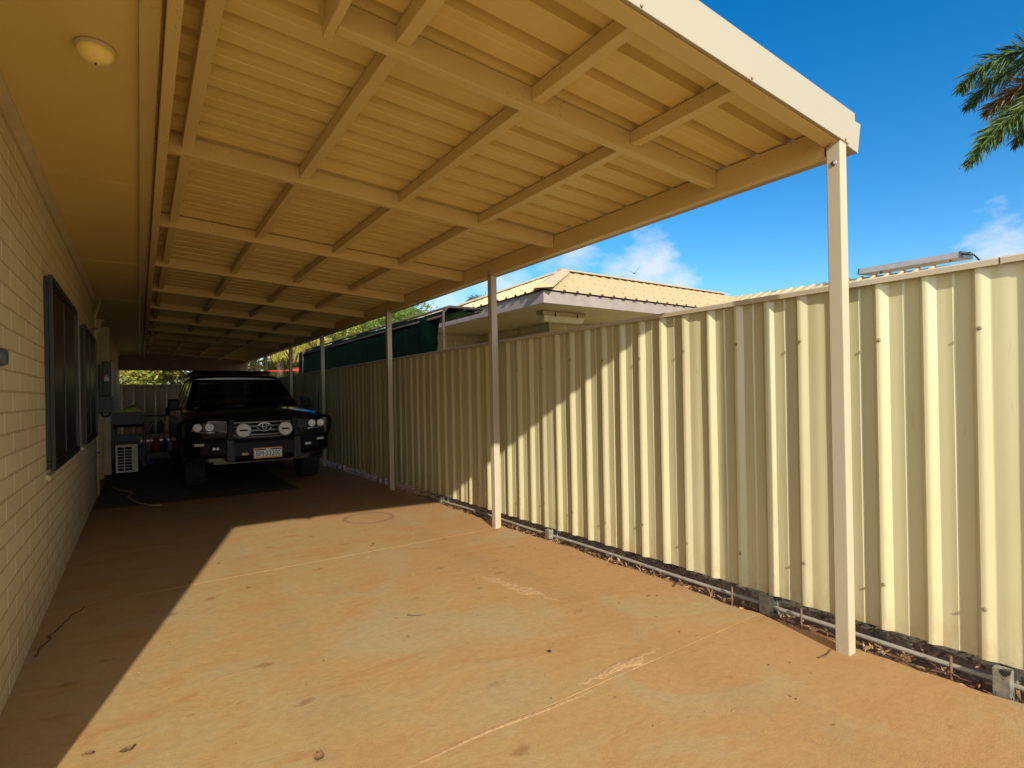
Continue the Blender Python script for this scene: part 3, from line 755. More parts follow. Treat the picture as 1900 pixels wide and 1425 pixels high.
# roof sheeting: ribs run across, from the house to the fence; one child per sheet
P = 0.1905
prof = [(0, 0), (0.022, 0), (0.032, 0.040), (0.068, 0.040), (0.078, 0), (0.118, 0), (0.122, 0.0035), (0.134, 0.0035), (0.138, 0), (0.1905, 0)]
yy = Y0C + 0.01; cnt = 0
while yy < Y1C - 0.02:
    m = MB(); n = min(4, int((Y1C - yy) / P)); 
    if n < 1: break
    pts = []
    for q in range(n):
        pts += [(yy + q * P + a, b) for a, b in prof[:-1]]
    pts.append((yy + n * P - 0.0005, 0))
    jz = random.uniform(-0.001, 0.001)
    xs = [0.06, 0.8, 1.5, 2.2, 2.87]
    grid = [[m.vert((x, y, rb_z(x) + 0.101 + z + jz + 0.0006 * mn.noise(V((x * 3, y * 3, 5))))) for y, z in pts] for x in xs]
    for i in range(len(xs) - 1):
        for j in range(len(pts) - 1): m.face((grid[i][j], grid[i + 1][j], grid[i + 1][j + 1], grid[i][j + 1]))
    gt = [[m.vert((x, y, rb_z(x) + 0.1025 + z + jz)) for y, z in pts] for x in (xs[0], xs[-1])]
    for j in range(len(pts) - 1): m.face((gt[0][j], gt[0][j + 1], gt[1][j + 1], gt[1][j]))
    m.build('roof_sheet', M['sheet'], cp, fix=False)
    yy += n * P; cnt += 1
# far end closing panel
m = MB()
for k in range(8): m.box(-0.6, 2.9, Y1C + 0.005, Y1C + 0.03, 2.17 + k * 0.075, 2.17 + k * 0.075 + 0.0748); m.box(-0.6, 2.9, Y1C + 0.031, Y1C + 0.04, 2.175 + k * 0.075, 2.175 + k * 0.075 + 0.0748)
m.build('end_panel', M['back_fence'], cp)
# posts
for k, (y, h) in enumerate([(1.226, 2.475), (4.335, 2.455), (6.955, 2.455), (10.2, 2.45), (12.75, 2.45), (15.6, 2.45), (17.1, 2.45), (18.7, 2.45)]):
    m = MB(); w = 0.066; x0, x1 = 2.762, 2.8265; 
    if k == 0:
        m.hexa([(x0, y, -.02), (x1, y, -.02), (x1, y + w, -.02), (x0, y + w, -.02)], [(x0, y, 2.476), (x1, y, 2.474), (x1, y + w, 2.44), (x0, y + w, 2.44)])
    else:
        m.box(x0, x1, y, y + w, -.02, zb - 0.001); m.box(x0, 2.775, y, y + w, zb - 0.001, h)
    p = m.build('post', M['post'], cp, bevel=0.005)
    m = MB(); z = 2.355 if k == 0 else 2.43
    m.lathe([(0, 0.006), (0.005, 0.006), (0.006, 0.002), (0.013, 0.003), (0.014, 0)], (x0 - 0.0005, y + w * 0.45, z), (-1, 0, 0), 14)
    m.build('bolt', M['galv'], p)

# ------------------------------------------------------------------ cream fence
fc = thing('steel_fence', 'long cream ribbed steel fence along the right side of the driveway', 'fence', (2.97, 9, 0))
XF = 2.955
fprof = [(0.0, 0.0, 0), (0.010, 0.0004, 0), (0.017, 0.0025, 0), (0.023, 0.007, 0), (0.043, 0.0250, 0), (0.046, 0.0275, 0), (0.052, 0.0285, 0), (0.070, 0.0276, 0), (0.074, 0.0284, 0), (0.104, 0.0260, 0), (0.112, 0.0310, 0), (0.163, 0.0300, 0), (0.169, 0.029, 0), (0.186, 0.003, 0)]
def fence_bottom(y): return 0.105 - 0.005 * min(y, 9) + 0.004 * mn.noise(V((y, 0, 0)))
random.seed(11)
ytop = 1.545 + 23 * 0.762; k = 0
edge = 1.545 - 6 * 0.762
panels = []
y_hi = edge + 0.762
while y_hi < 20.9:
    m = MB(); pts = []
    lapflat = random.random()
    for q in range(4):
        for s_, d, _ in fprof:
            sc = 1.0
            if q == 0: sc = 0.55 + 0.35 * lapflat            # the lapped rib is pressed flatter
            pts.append((y_hi - q * P - s_, d * sc * 0.84))
    pts.append((y_hi - 4 * P - 0.004, 0.0))
    zs = [0, 0.12, 0.35, 0.6, 0.85, 0.97, 1.0]
    grid = []
    for zi, f in enumerate(zs):
        row = []
        for (y, d) in pts:
            zb_ = fence_bottom(y); z = zb_ + (1.79 - zb_) * f
            wv = 0.0035 * mn.noise(V((y * 2.2, z * 1.4, 3))) + 0.0016 * mn.noise(V((y * 9, z * 3, 8)))
            row.append(m.vert((XF + d + wv, y, z)))
        grid.append(row)
    for i in range(len(zs) - 1):
        for j in range(len(pts) - 1): m.face((grid[i][j], grid[i][j + 1], grid[i + 1][j + 1], grid[i + 1][j]), 0, True)
    # screws
    for z in (0.30, 1.52):
        for q in ((0, 0.055, 2.0) if z > 1 else (0, 0.055, 2.0)):
            if y_hi < 9: 
                yq = y_hi - q * P - (0.012 if q != 0.055 else 0.075); dd = 0.0 if q != 0.055 else 0.03
                m.lathe([(0.009, 0), (0.009, 0.002), (0.006, 0.003), (0.0055, 0.008), (0, 0.0085)], (XF + dd - 0.0015, yq, z + random.uniform(-.03, .03)), (-1, 0, 0), 8, 1)
    o = m.build('sheet', [M['fence'], M['screw']], fc, fix=False); o.data.set_sharp_from_angle(angle=R(24))
    y_hi += 0.762
m = MB()
capy = [-3.0, 0.70, 3.05, 5.45, 7.8, 10.2, 12.6, 15.0, 17.4, 20.55]
for a, b in zip(capy[:-1], capy[1:]):
    m = MB(); dz = random.uniform(-0.001, 0.001)
    cpf = [(-0.012, 1.778), (-0.012, 1.802), (-0.006, 1.808), (0.05, 1.808), (0.056, 1.802), (0.056, 1.778), (0.0535, 1.778), (0.0535, 1.80), (-0.0095, 1.80), (-0.0095, 1.778)]
    A = [m.vert((XF + x, a + .003, z + dz)) for x, z in cpf]; B = [m.vert((XF + x, b - .003, z + dz)) for x, z in cpf]
    for i in range(len(cpf)): m.face((A[i], A[(i + 1) % len(cpf)], B[(i + 1) % len(cpf)], B[i]))
    m.build('cap_rail', M['fence_cap'], fc)
for y in (-1.3, 0.71, 1.74, 3.73, 5.78, 7.8, 9.8, 11.8, 13.8, 15.8, 17.8, 19.8):
    m = MB(); x0 = 2.905
    m.box(x0, x0 + 0.048, y - 0.03, y + 0.03, -0.08, fence_bottom(y) + 0.0)
    m.box(2.995, 3.04, y - 0.03, y + 0.03, -0.08, 1.75)
    m.build('post', M['galv_old'], fc, bevel=0.003)
for z in (0.28, 1.5):
    m = MB(); m.box(2.9935, 3.03, -3, 20.5, z, z + 0.05); m.build('rail', M['galv'], fc)
# poly pipe along the foot
pp = MB(); pts = []
y = -2.0
while y < 6.2:
    pts.append((2.968 + 0.02 * mn.noise(V((y * .6, 5, 0))) - 0.05 * max(0, y - 4.4) * 0.4, y, 0.026 + 0.012 * mn.noise(V((y * .8, 9, 0))))); y += 0.12
pp.tube(pts, 0.0115, 10)
tag(pp.build('water_pipe', M['pvc']), 'thin white water pipe lying on the soil under the fence', 'pipe')
STK = ['rusty rod stake by the pipe, nearest the right edge', 'rusty rod stake by the pipe, just behind the nearest carport post', 'rusty rod stake by the pipe, farthest of the three']
for (x, y), lb in zip([(2.93, 0.886), (2.935, 1.545), (2.932, 1.96)], STK):
    m = MB(); m.tube([(x, y, -0.06), (x, y, 0.0), (x + 0.002, y, 0.085)], 0.006, 7)
    tag(m.build('stake', M['rust_steel']), lb, 'stake', 'rusty stakes holding the pipe')

# back fence
bf = thing('end_fence', 'dim brown sheet fence closing the far end of the driveway', 'fence', (1.2, 20.6, 0))
for k in range(13):
    m = MB(); x0 = -0.75 + k * 0.292
    pr2 = [(0, 0), (0.05, 0), (0.075, 0.03), (0.27, 0.03), (0.292, 0)]
    A = [m.vert((x0 + a - (0.0005 if a > .29 else 0), 20.6 + b, 0.02)) for a, b in pr2]; B = [m.vert((x0 + a - (0.0005 if a > .29 else 0), 20.6 + b, 1.74)) for a, b in pr2]
    for i in range(4): m.face((A[i], A[i + 1], B[i + 1], B[i]))
    m.build('sheet', M['back_fence'], bf, fix=False)
m = MB(); m.box(-0.75, 2.94, 20.585, 20.645, 1.741, 1.785); m.build('cap_rail', M['back_fence'], bf)

# ------------------------------------------------------------------ neighbour's house
nh = thing('neighbour_house', 'neighbouring house with orange ribbed hip roof and mauve fascia beyond the fence', 'house', (8, 7, 0))
def roof_face(m, eave_a, eave_b, top_a, top_b, pitch=0.215, rib=0.026):
    """flat sheet with real ribs running upslope from the eave, clipped to the trapezoid"""
    ea, eb, ta, tb_ = V(eave_a), V(eave_b), V(top_a), V(top_b)
    m.poly([ea, eb, tb_, ta])
    d = (eb - ea); L = d.length; d.normalize()
    up = ((ta + tb_) / 2 - (ea + eb) / 2); up = (up - d * up.dot(d)); Hh = up.length; up.normalize()
    nrm = d.cross(up)
    if nrm.z < 0: nrm = -nrm
    sa = (ta - ea).dot(d); sb = (tb_ - ea).dot(d)
    k = pitch * 0.5
    while k < L:
        def h_at(s):
            h = Hh
            if sa > 0.01 and s < sa: h = min(h, Hh * s / sa)
            if sb < L - 0.01 and s > sb: h = min(h, Hh * (L - s) / (L - sb))
            return h
        h = h_at(k) - 0.03
        if h > 0.1:
            b0, b1, t0, t1 = k - 0.03, k + 0.03, k - 0.014, k + 0.014
            st = -0.02
            A = [ea + d * b0 + up * st, ea + d * t0 + up * st + nrm * rib, ea + d * t1 + up * st + nrm * rib, ea + d * b1 + up * st]
            B = [ea + d * b0 + up * h, ea + d * t0 + up * h + nrm * rib, ea + d * t1 + up * h + nrm * rib, ea + d * b1 + up * h]
            ia = [m.vert(p) for p in A]; ib = [m.vert(p) for p in B]
            for q in range(3): m.face((ia[q], ia[q + 1], ib[q + 1], ib[q]))
            m.face(ia[::-1], 1)
            # screws on the ribs
            hh = 0.25
            while hh < h:
                c = ea + d * k + up * hh + nrm * (rib + 0.004)
                m.obox(c, d * 0.008, up * 0.008, nrm * 0.005, 2); hh += 0.62
        k += pitch
EX, EY, EZ = 4.06, 5.2, 2.545; AZ = 3.37
m = MB()
roof_face(m, (EX, EY, EZ), (10.8, EY, EZ), (EX + 2.05, EY + 2.05, AZ), (10.8, EY + 2.05, AZ))
roof_face(m, (EX, EY + 4.1, EZ), (EX, EY, EZ), (EX + 2.05, EY + 2.05, AZ), (EX + 2.05, EY + 2.05, AZ))
m.poly([(EX, EY + 4.1, EZ), (10.8, EY + 4.1, EZ), (10.8, EY + 2.05, AZ), (EX + 2.05, EY + 2.05, AZ)])
roof_face(m, (8.75, EY + 4.1, EZ - .06), (8.75, 3.27, EZ - .15), (10.8, EY + 2.05, AZ - .04), (10.8, 3.3, AZ - .15))
roof_face(m, (8.75, 3.27, EZ - .15), (8.75, -3, EZ - .3), (10.8, 3.3, AZ - .15), (10.8, -3, AZ - 0.42))
m.poly([(10.8, 12, AZ - .04), (10.8, -3, AZ - .42), (12.85, -3, EZ - .3), (12.85, 12, EZ)])
roof = m.build('roof', [M['n_roof'], plain('rib_end', (0.10, 0.06, 0.035), 0.9), M['screw']], nh, fix=False)
m = MB()
def cap(a, b, w=0.13):
    a = V(a); b = V(b); d = (b - a).normalized(); s = d.cross(V((0, 0, 1))).normalized()
    m.poly([a + s * w - V((0, 0, .018)), b + s * w - V((0, 0, .018)), b + V((0, 0, .045)), a + V((0, 0, .045))])
    m.poly([a - s * w - V((0, 0, .018)), b - s * w - V((0, 0, .018)), b + V((0, 0, .045)), a + V((0, 0, .045))])
    m.poly([a + s * w - V((0, 0, .018)), a + V((0, 0, .045)), a - s * w - V((0, 0, .018))])
cap((EX - .02, EY - .02, EZ + .03), (EX + 2.05, EY + 2.05, AZ + .02)); cap((EX - .02, EY + 4.12, EZ + .03), (EX + 2.05, EY + 2.05, AZ + .02)); cap((EX + 1.95, EY + 2.05, AZ + .02), (10.85, EY + 2.05, AZ + .02))
m.build('ridge_cap', M['n_roof'], roof)
m = MB()
m.box(EX + 0.03, EX + 0.05, EY + 0.03, EY + 4.07, 2.385, 2.535); m.box(EX + 0.0502, 8.8, EY + 0.03, EY + 0.05, 2.385, 2.535)
m.box(8.78, 8.80, -3, EY + 0.03, 2.385, 2.535)
m.build('fascia', M['n_fascia'], nh)
m = MB(); m.box(EX + 0.0502, 10.5, EY + 0.0502, EY + 4.05, 2.40, 2.41); m.build('soffit', M['n_soffit'], nh)
m = MB(); m.box(5.39, 10.5, 6.76, 6.95, -0.1, 2.399); m.box(5.39, 5.58, 6.95, 8.95, -0.1, 2.399); m.box(9.4, 9.6, -3, 6.76, -0.1, 2.5); m.box(3.95, 5.58, 8.951, 9.15, -0.1, 2.399)
m.build('wall', M['n_wall'], nh)
cdt = MB(); cdt.tube([(5.37, 7.6, 0.0), (5.37, 7.6, 2.398)], 0.016, 8); tag(cdt.build('conduit', M['conduit']), 'thin grey conduit up the shaded side wall of the neighbouring house', 'pipe')
sl = thing('sensor_light', 'small pale sensor light under the shaded eave of the neighbouring house', 'light', (5.36, 8.55, 2.1))
m = MB(); m.lathe([(0, 0), (0.05, 0), (0.05, 0.03), (0.02, 0.04), (0.02, 0.08), (0, 0.08)], (5.389, 8.55, 2.1), (-1, 0, 0), 12); m.build('base', M['cream'], sl)
m = MB(); m.lathe([(0, 0.0805), (0.05, 0.0805), (0.06, 0.14), (0, 0.15)], (5.389, 8.55, 2.1), (-0.9, 0, -0.4), 12); m.build('head', M['cream'], sl)
fl = thing('strip_light', 'cream fluorescent strip light under the corner eave of the neighbouring house', 'light', (4.9, 5.85, 2.399))
m = MB(); m.box(4.52, 5.30, 5.80, 5.95, 2.345, 2.3995); m.build('body', M['cream'], fl, bevel=0.008)
m = MB(); m.hexa([(4.56, 5.82, 2.262), (5.26, 5.82, 2.262), (5.26, 5.93, 2.262), (4.56, 5.93, 2.262)], [(4.53, 5.79, 2.3445), (5.29, 5.79, 2.3445), (5.29, 5.96, 2.3445), (4.53, 5.96, 2.3445)]); m.build('diffuser', plain('diffuser_cream', (0.62, 0.56, 0.36), 0.35), fl, bevel=0.012)
m = MB()
for x in (4.72, 5.12): m.box(x, x + 0.012, 5.783, 5.7895, 2.32, 2.38)
m.build('clip', M['dark'], fl)

sp = thing('solar_panel', 'dull grey flat solar panel tilted on the ridge of the neighbouring roof', 'solar panel', (10.5, 3.7, 3.35))
P0, P1 = V((10.66, 4.46, 3.30)), V((10.66, 3.02, 3.285))
upv = V((0.55, 0, 0.04)); th = V((0.03, 0, 0.10))
m = MB(); m.hexa([P0, P1, P1 + upv, P0 + upv], [P0 + th, P1 + th, P1 + upv + th, P0 + upv + th]); m.build('collector', plain('solar_grey', (0.28, 0.27, 0.27), 0.35), sp, bevel=0.004)
m = MB()
for q in (P0 + V((0, .012, 0)), P1 - V((0, .012, 0))): m.obox(q + upv / 2 + th / 2, upv / 2 * 1.02, V((0, 0.011, 0)), th / 2 * 1.1)
m.build('end_cap', M['meter'], sp)
m = MB(); m.tube([P1 + th * .6 - V((0, .03, 0)), P1 + th * .5 - V((-.05, .10, .02)), P1 + V((.1, -.16, .02)), P1 + V((.2, -.2, -.06))], 0.012, 6); m.tube([P1 + th * .3 - V((0, .03, 0)), P1 + V((0.02, -.14, .05)), P1 + V((.1, -.1, .07))], 0.01, 6); m.build('pipe', M['dark'], sp)
m = MB()
for y in (3.2, 4.2): m.bar((10.9, y, 3.30), (11.0, y, 3.43), 0.03, 0.03)
m.build('bracket', M['galv'], sp)

# ------------------------------------------------------------------ shade frame and cloth
sf = thing('pipe_frame', 'rusty galvanised pipe frame carrying the dark green cloth beyond the fence', 'frame', (3.4, 6.55, 0))
for (y) in (6.55, 14.2):
    m = MB(); m.tube([(3.40, y, -0.05), (3.40, y, 2.375), (3.405, y, 2.40), (3.46, y, 2.465), (3.49, y, 2.475), (4.02, y, 2.475)], 0.021, 10); m.build('hoop', plain('pipe_rusty', (0.06, 0.043, 0.04), 0.8, 0.0, 0.2, var=0.45, scale=9), sf)
for (x, z, r) in ((3.47, 2.47, 0.018), (3.40, 2.35, 0.016), (3.74, 2.455, 0.016), (3.995, 2.44, 0.016)):
    m = MB(); m.tube([(x, 6.55, z), (x, 14.3, z)], r, 8); m.build('rail', plain('rail_rusty', (0.055, 0.037, 0.03), 0.8, 0.0, 0.2, var=0.45, scale=9), sf)
m = MB(); rows = []
prf = []
for i in range(9): prf.append((3.375 + 0.004 * i, 1.55 + 0.80 * i / 8))
for i in range(1, 7): 
    a = math.pi / 2 * i / 6; prf.append((3.375 + 0.032 + 0.11 * (1 - math.cos(a)), 2.35 + 0.125 * math.sin(a)))
for i in range(1, 7): prf.append((3.517 + 0.45 * i / 6, 2.485 - 0.01 * i / 6))
ny = 110
for j in range(ny + 1):
    t = j / ny; y = 6.85 + 8.05 * t; row = []
    for i, (x, z) in enumerate(prf):
        w = 0.022 * mn.noise(V((y * 1.6, z * 2.4, 1))) + 0.01 * mn.noise(V((y * 6, z * 3, 4)))
        sag = -0.03 * abs(math.sin(y * 1.9)) * (z > 2.3)
        yy_ = y
        if t < 0.06: # bunched fold at the near end leaning back with height reduced
            f = 1 - t / 0.06; w += -0.035 * math.sin(f * 7) * (0.4 + 0.6 * (z > 2.0)); yy_ += 0.22 * (2.45 - z) * f * -0.0 + 0.30 * (2.4 - z) * f * 0.9 - .28 * f * .9
        if t > 0.97: w += 0.12 * ((t - 0.97) / 0.03) ** 2
        dz = 0.0
        if t > 0.985: dz = -0.07 * (z > 2.4)
        row.append(m.vert((x + w * (1 if z < 2.4 else 0.3), yy_, z + sag + dz + 0.012 * mn.noise(V((y * 1.1, 0, 0))))))
    rows.append(row)
for j in range(ny):
    for i in range(len(prf) - 1): m.face((rows[j][i], rows[j][i + 1], rows[j + 1][i + 1], rows[j + 1][i]), 0, True)
# closed far end
m.face(rows[-1], 0)
cl = m.build('shade_cloth', M['shade_cloth'], fix=False); tag(cl, 'dark green shade cloth draped over the pipe frame behind the fence', 'shade cloth')
sd = cl.modifiers.new('thick', 'SOLIDIFY'); sd.thickness = 0.004
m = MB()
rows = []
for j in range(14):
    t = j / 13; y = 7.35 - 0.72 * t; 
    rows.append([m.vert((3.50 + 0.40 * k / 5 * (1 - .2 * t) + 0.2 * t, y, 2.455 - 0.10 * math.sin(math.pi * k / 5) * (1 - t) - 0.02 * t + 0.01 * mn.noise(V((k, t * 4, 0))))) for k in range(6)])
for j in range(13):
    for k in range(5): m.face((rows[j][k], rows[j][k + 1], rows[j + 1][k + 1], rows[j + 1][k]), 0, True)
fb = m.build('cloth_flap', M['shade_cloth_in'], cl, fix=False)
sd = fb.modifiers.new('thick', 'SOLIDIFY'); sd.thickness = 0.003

sail = thing('shade_sail', 'small red shade sail stretched among the trees beyond the green cloth', 'shade sail', (4.5, 19, 2.3))
m = MB()
def sailp(a, b, c, n=8):
    a, b, c = V(a), V(b), V(c); g_ = {}
    for i in range(n + 1):
        for j in range(n + 1 - i):
            u, v = i / n, j / n; p = a * (1 - u - v) + b * u + c * v; p.z -= 0.5 * (u * v + v * (1 - u - v) + u * (1 - u - v)) * 0.5
            g_[(i, j)] = m.vert(p)
    for i in range(n):
        for j in range(n - i):
            m.face((g_[(i, j)], g_[(i + 1, j)], g_[(i, j + 1)]), 0, True)
            if j < n - i - 1: m.face((g_[(i + 1, j)], g_[(i + 1, j + 1)], g_[(i, j + 1)]), 0, True)
sailp((3.75, 18.3, 2.14), (5.6, 19.5, 2.75), (5.4, 16.2, 2.2)); sailp((4.2, 19.2, 2.52), (6.0, 20.0, 3.0), (6.0, 19.0, 2.5))
so = m.build('fabric', M['cloth_red'], sail, fix=False); q = so.modifiers.new('t', 'SOLIDIFY'); q.thickness = 0.004
m = MB(); m.tube([(3.75, 18.3, 2.14), (3.1, 18.9, 2.13)], 0.02, 6); m.build('strap', M['cloth_red'], sail)

# ------------------------------------------------------------------ the parked vehicle
CX, CYF = 1.435, 9.25
car = thing('parked_car', 'black four-wheel drive with bull bar and round driving lights parked under the carport', 'car', (CX, CYF, 0))
def W(x, y, z): return (CX + x, CYF + y, z)
RA = 0.455
def arch(y):
    for c in (0.0, 2.85):
        if abs(y - c) < RA: return 0.37 + math.sqrt(RA * RA - (y - c) ** 2)
    return 0.40
ST = [  # y, half width, zmid, shoulder z, bonnet edge half width, edge z, top z
    (-0.860, 0.740, 0.700, 0.918, 0.660, 0.985, 1.005), (-0.800, 0.840, 0.720, 0.958, 0.740, 1.030, 1.060), (-0.620, 0.920, 0.750, 0.998, 0.780, 1.070, 1.105), (-0.440, 0.950, 0.800, 1.018, 0.800, 1.090, 1.130), (-0.300, 0.965, 0.840, 1.038, 0.810, 1.105, 1.150), (-0.150, 0.970, 0.860, 1.048, 0.820, 1.115, 1.160), (0.000, 0.970, 0.870, 1.053, 0.820, 1.120, 1.165), (0.150, 0.970, 0.860, 1.058, 0.820, 1.125, 1.170), (0.300, 0.970, 0.850, 1.063, 0.820, 1.130, 1.175), (0.440, 0.965, 0.820, 1.068, 0.820, 1.135, 1.180), (0.620, 0.960, 0.800, 1.078, 0.830, 1.150, 1.190), (0.900, 0.960, 0.800, 1.080, 0.860, 1.135, 1.130), (1.600, 0.960, 0.800, 1.090, 0.870, 1.130, 1.130), (2.410, 0.965, 0.820, 1.090, 0.870, 1.130, 1.130), (2.550, 0.970, 0.840, 1.090, 0.870, 1.130, 1.130), (2.700, 0.970, 0.860, 1.090, 0.870, 1.130, 1.130), (2.850, 0.970, 0.870, 1.090, 0.870, 1.130, 1.130), (3.000, 0.970, 0.860, 1.090, 0.870, 1.130, 1.130), (3.150, 0.965, 0.840, 1.090, 0.870, 1.130, 1.130), (3.290, 0.960, 0.820, 1.090, 0.870, 1.130, 1.130), (3.800, 0.940, 0.800, 1.080, 0.860, 1.130, 1.130), (3.950, 0.900, 0.800, 1.060, 0.840, 1.120, 1.120)]
m = MB(); rings = []
for (y, w, zm, zs, we, ze, zt) in ST:
    za = max(0.42, arch(y)) if arch(y) > 0.41 else 0.42
    half = [(0, 0.38), (0.62, 0.38), (0.62, za), (w, za), (w + 0.012, zm + 0.005), (w + 0.004, (zm + zs) / 2), (w - 0.02, zs), ((w + we) / 2, zs + (ze - zs) * .7), (we, ze), (we * .55, zt * .75 + ze * .25), (0, zt)]
    half[4] = (w + 0.012, max(zm, za + 0.015))
    ring = [W(x, y, z) for x, z in half] + [W(-x, y, z) for x, z in half[-2:0:-1]]
    rings.append([m.vert(p) for p in ring])
n = len(rings[0])
for a, b in zip(rings[:-1], rings[1:]):
    for i in range(n): m.face((a[i], a[(i + 1) % n], b[(i + 1) % n], b[i]), 0, True)
m.face(rings[0]); m.face(rings[-1][::-1])
body = m.build('body', M['car'], car)
body.data.set_sharp_from_angle(angle=R(38)) if hasattr(body.data, 'set_sharp_from_angle') else None
# cabin: roof panel and pillars, with open window apertures
def cab(y, u):  # half width at height fraction u
    return 0.865 + (0.69 - 0.865) * u
ZB, ZR = 1.132, 1.635
def wsY(u): return 0.60 + 0.86 * u     # windscreen line
def rrY(u): return 3.90 - 0.22 * u     # tailgate line
m = MB()
rf = [(1.40, 0.67, 1.638), (1.46, 0.70, 1.672), (1.70, 0.715, 1.705), (2.3, 0.715, 1.725), (3.0, 0.71, 1.72), (3.5, 0.70, 1.70), (3.68, 0.67, 1.655)]
rr_ = []
for (y, w, z) in rf:
    rr_.append([m.vert(W(x, y, zz)) for x, zz in ((-w, 1.615), (-w, z - 0.03), (-w + .06, z - 0.008), (-w * .5, z + 0.008), (0, z + 0.012), (w * .5, z + 0.008), (w - .06, z - 0.008), (w, z - 0.03), (w, 1.615), (0, 1.61))])
for a, b in zip(rr_[:-1], rr_[1:]):
    for i in range(10): m.face((a[i], a[(i + 1) % 10], b[(i + 1) % 10], b[i]), 0, True)
m.face(rr_[0]); m.face(rr_[-1][::-1])
m.build('roof', M['car'], car)
for s in (-1, 1):
    def pil(ya, yb, wa, wb, tw=0.06, nm='pillar'):
        m = MB(); xb, xt = s * 0.865, s * 0.69; t = tw * s
        m.hexa([W(xb - t, ya - 0.01, 1.10), W(xb, ya + .01, 1.10), W(xb, ya + wa, 1.10), W(xb - t, ya + wa, 1.10)], [W(xt - t, yb, 1.62), W(xt, yb, 1.62), W(xt, yb + wb, 1.62), W(xt - t, yb + wb, 1.62)])
        return m.build(nm, M['car'], car)
    pil(0.62, 1.44, 0.13, 0.09, 0.115); pil(1.75, 1.85, 0.10, 0.09); pil(2.75, 2.75, 0.10, 0.10); pil(3.72, 3.56, 0.16, 0.12)
    # side glass
    m = MB(); m.poly([W(s * 0.85, 0.72, 1.13), W(s * 0.85, 3.75, 1.13), W(s * 0.676, 3.58, 1.62), W(s * 0.676, 1.5, 1.62)]); m.build('side_window', M['glass'], car)
    # door seams as thin raised trims
    m = MB(); m.box(CX + s * 0.972 - 0.004, CX + s * 0.972 + 0.004, CYF + .55, CYF + 2.35, 0.66, 0.70); m.build('door_trim', M['car_matt'], car)
    for y in (1.35, 2.2):
        m = MB(); m.tube([W(s * 0.962, y, 0.99), W(s * 0.995, y + 0.03, 0.992), W(s * 0.995, y + 0.17, 0.992), W(s * 0.962, y + 0.2, 0.99)], 0.011, 6); m.build('door_handle', M['chrome'], car)
    # mirrors
    m = MB(); c = W(s * 1.0, 0.80, 1.20)
    c = V(c)
    m.hexa([c + V(p) for p in ((-.075, -.03, -.085), (.075, -.03, -.085), (.085, .05, -.09), (-.085, .05, -.09))], [c + V(p) for p in ((-.07, -.02, .075), (.07, -.02, .075), (.08, .05, .095), (-.08, .05, .095))])
    m.bar(W(s * 0.85, 0.86, 1.13), W(s * 0.96, 0.84, 1.13), 0.05, 0.04)
    wm = m.build('wing_mirror', M['car_matt'], car, bevel=0.025)
    m = MB(); m.box(c.x - .07, c.x + .07, c.y + .051, c.y + .054, c.z - .075, c.z + .075); m.build('mirror_glass', M['chrome'], wm)
    # side step
    m = MB(); m.tube([W(s * 0.93, 0.6, .36), W(s * 1.0, .7, .34), W(s * 1.0, 2.1, .34), W(s * 0.93, 2.25, .36)], 0.035, 8); m.build('side_step', M['car_matt'], car)
m = MB(); m.poly([W(-0.80, 0.60, 1.165), W(0.80, 0.60, 1.165), W(0.655, 1.45, 1.625), W(-0.655, 1.45, 1.625)]); m.build('windscreen', M['glass'], car)
m = MB(); m.poly([W(-0.80, 3.86, 1.14), W(0.80, 3.86, 1.14), W(0.65, 3.66, 1.61), W(-0.65, 3.66, 1.61)]); m.build('rear_window', M['glass'], car)
for s in (-1, 1):
    m = MB(); m.bar(W(s * 0.05 - .3, 0.66, 1.185), W(s * .05 + .32, 0.60, 1.165), 0.012, 0.012); m.build('wiper', M['dark'], car)
m = MB(); m.hexa([W(-.8, .85, 1.05), W(.8, .85, 1.05), W(.8, 1.15, 1.05), W(-.8, 1.15, 1.05)], [W(-.78, .85, 1.17), W(.78, .85, 1.17), W(.76, 1.12, 1.20), W(-.76, 1.12, 1.20)]); m.build('dashboard', M['seat'], car)
for s in (-1, 1):
    m = MB(); m.hexa([W(s * .36 - .24, 1.55, .75), W(s * .36 + .24, 1.55, .75), W(s * .36 + .24, 1.72, .75), W(s * .36 - .24, 1.72, .75)], [W(s * .36 - .19, 1.72, 1.36), W(s * .36 + .19, 1.72, 1.36), W(s * .36 + .19, 1.82, 1.36), W(s * .36 - .19, 1.82, 1.36)]); st = m.build('seat', M['seat'], car, bevel=0.03)
    m = MB(); m.box(CX + s * .36 - .12, CX + s * .36 + .12, CYF + 1.74, CYF + 1.83, 1.40, 1.55); m.build('headrest', M['seat'], st, bevel=0.03)
m = MB()
pts = [W(0.36 + 0.17 * math.cos(a), 1.28 - 0.05 * math.sin(a), 1.15 + 0.16 * math.sin(a)) for a in [2 * math.pi * k / 20 for k in range(21)]]
m.tube(pts, 0.013, 6, cap=False); m.bar(W(.2, 1.29, 1.15), W(.52, 1.29, 1.15), 0.03, 0.03); m.build('steering_wheel', M['seat'], car)
m = MB(); m.box(CX - .11, CX + .11, CYF + 1.38, CYF + 1.41, 1.53, 1.585); m.build('rear_mirror', M['dark'], car)
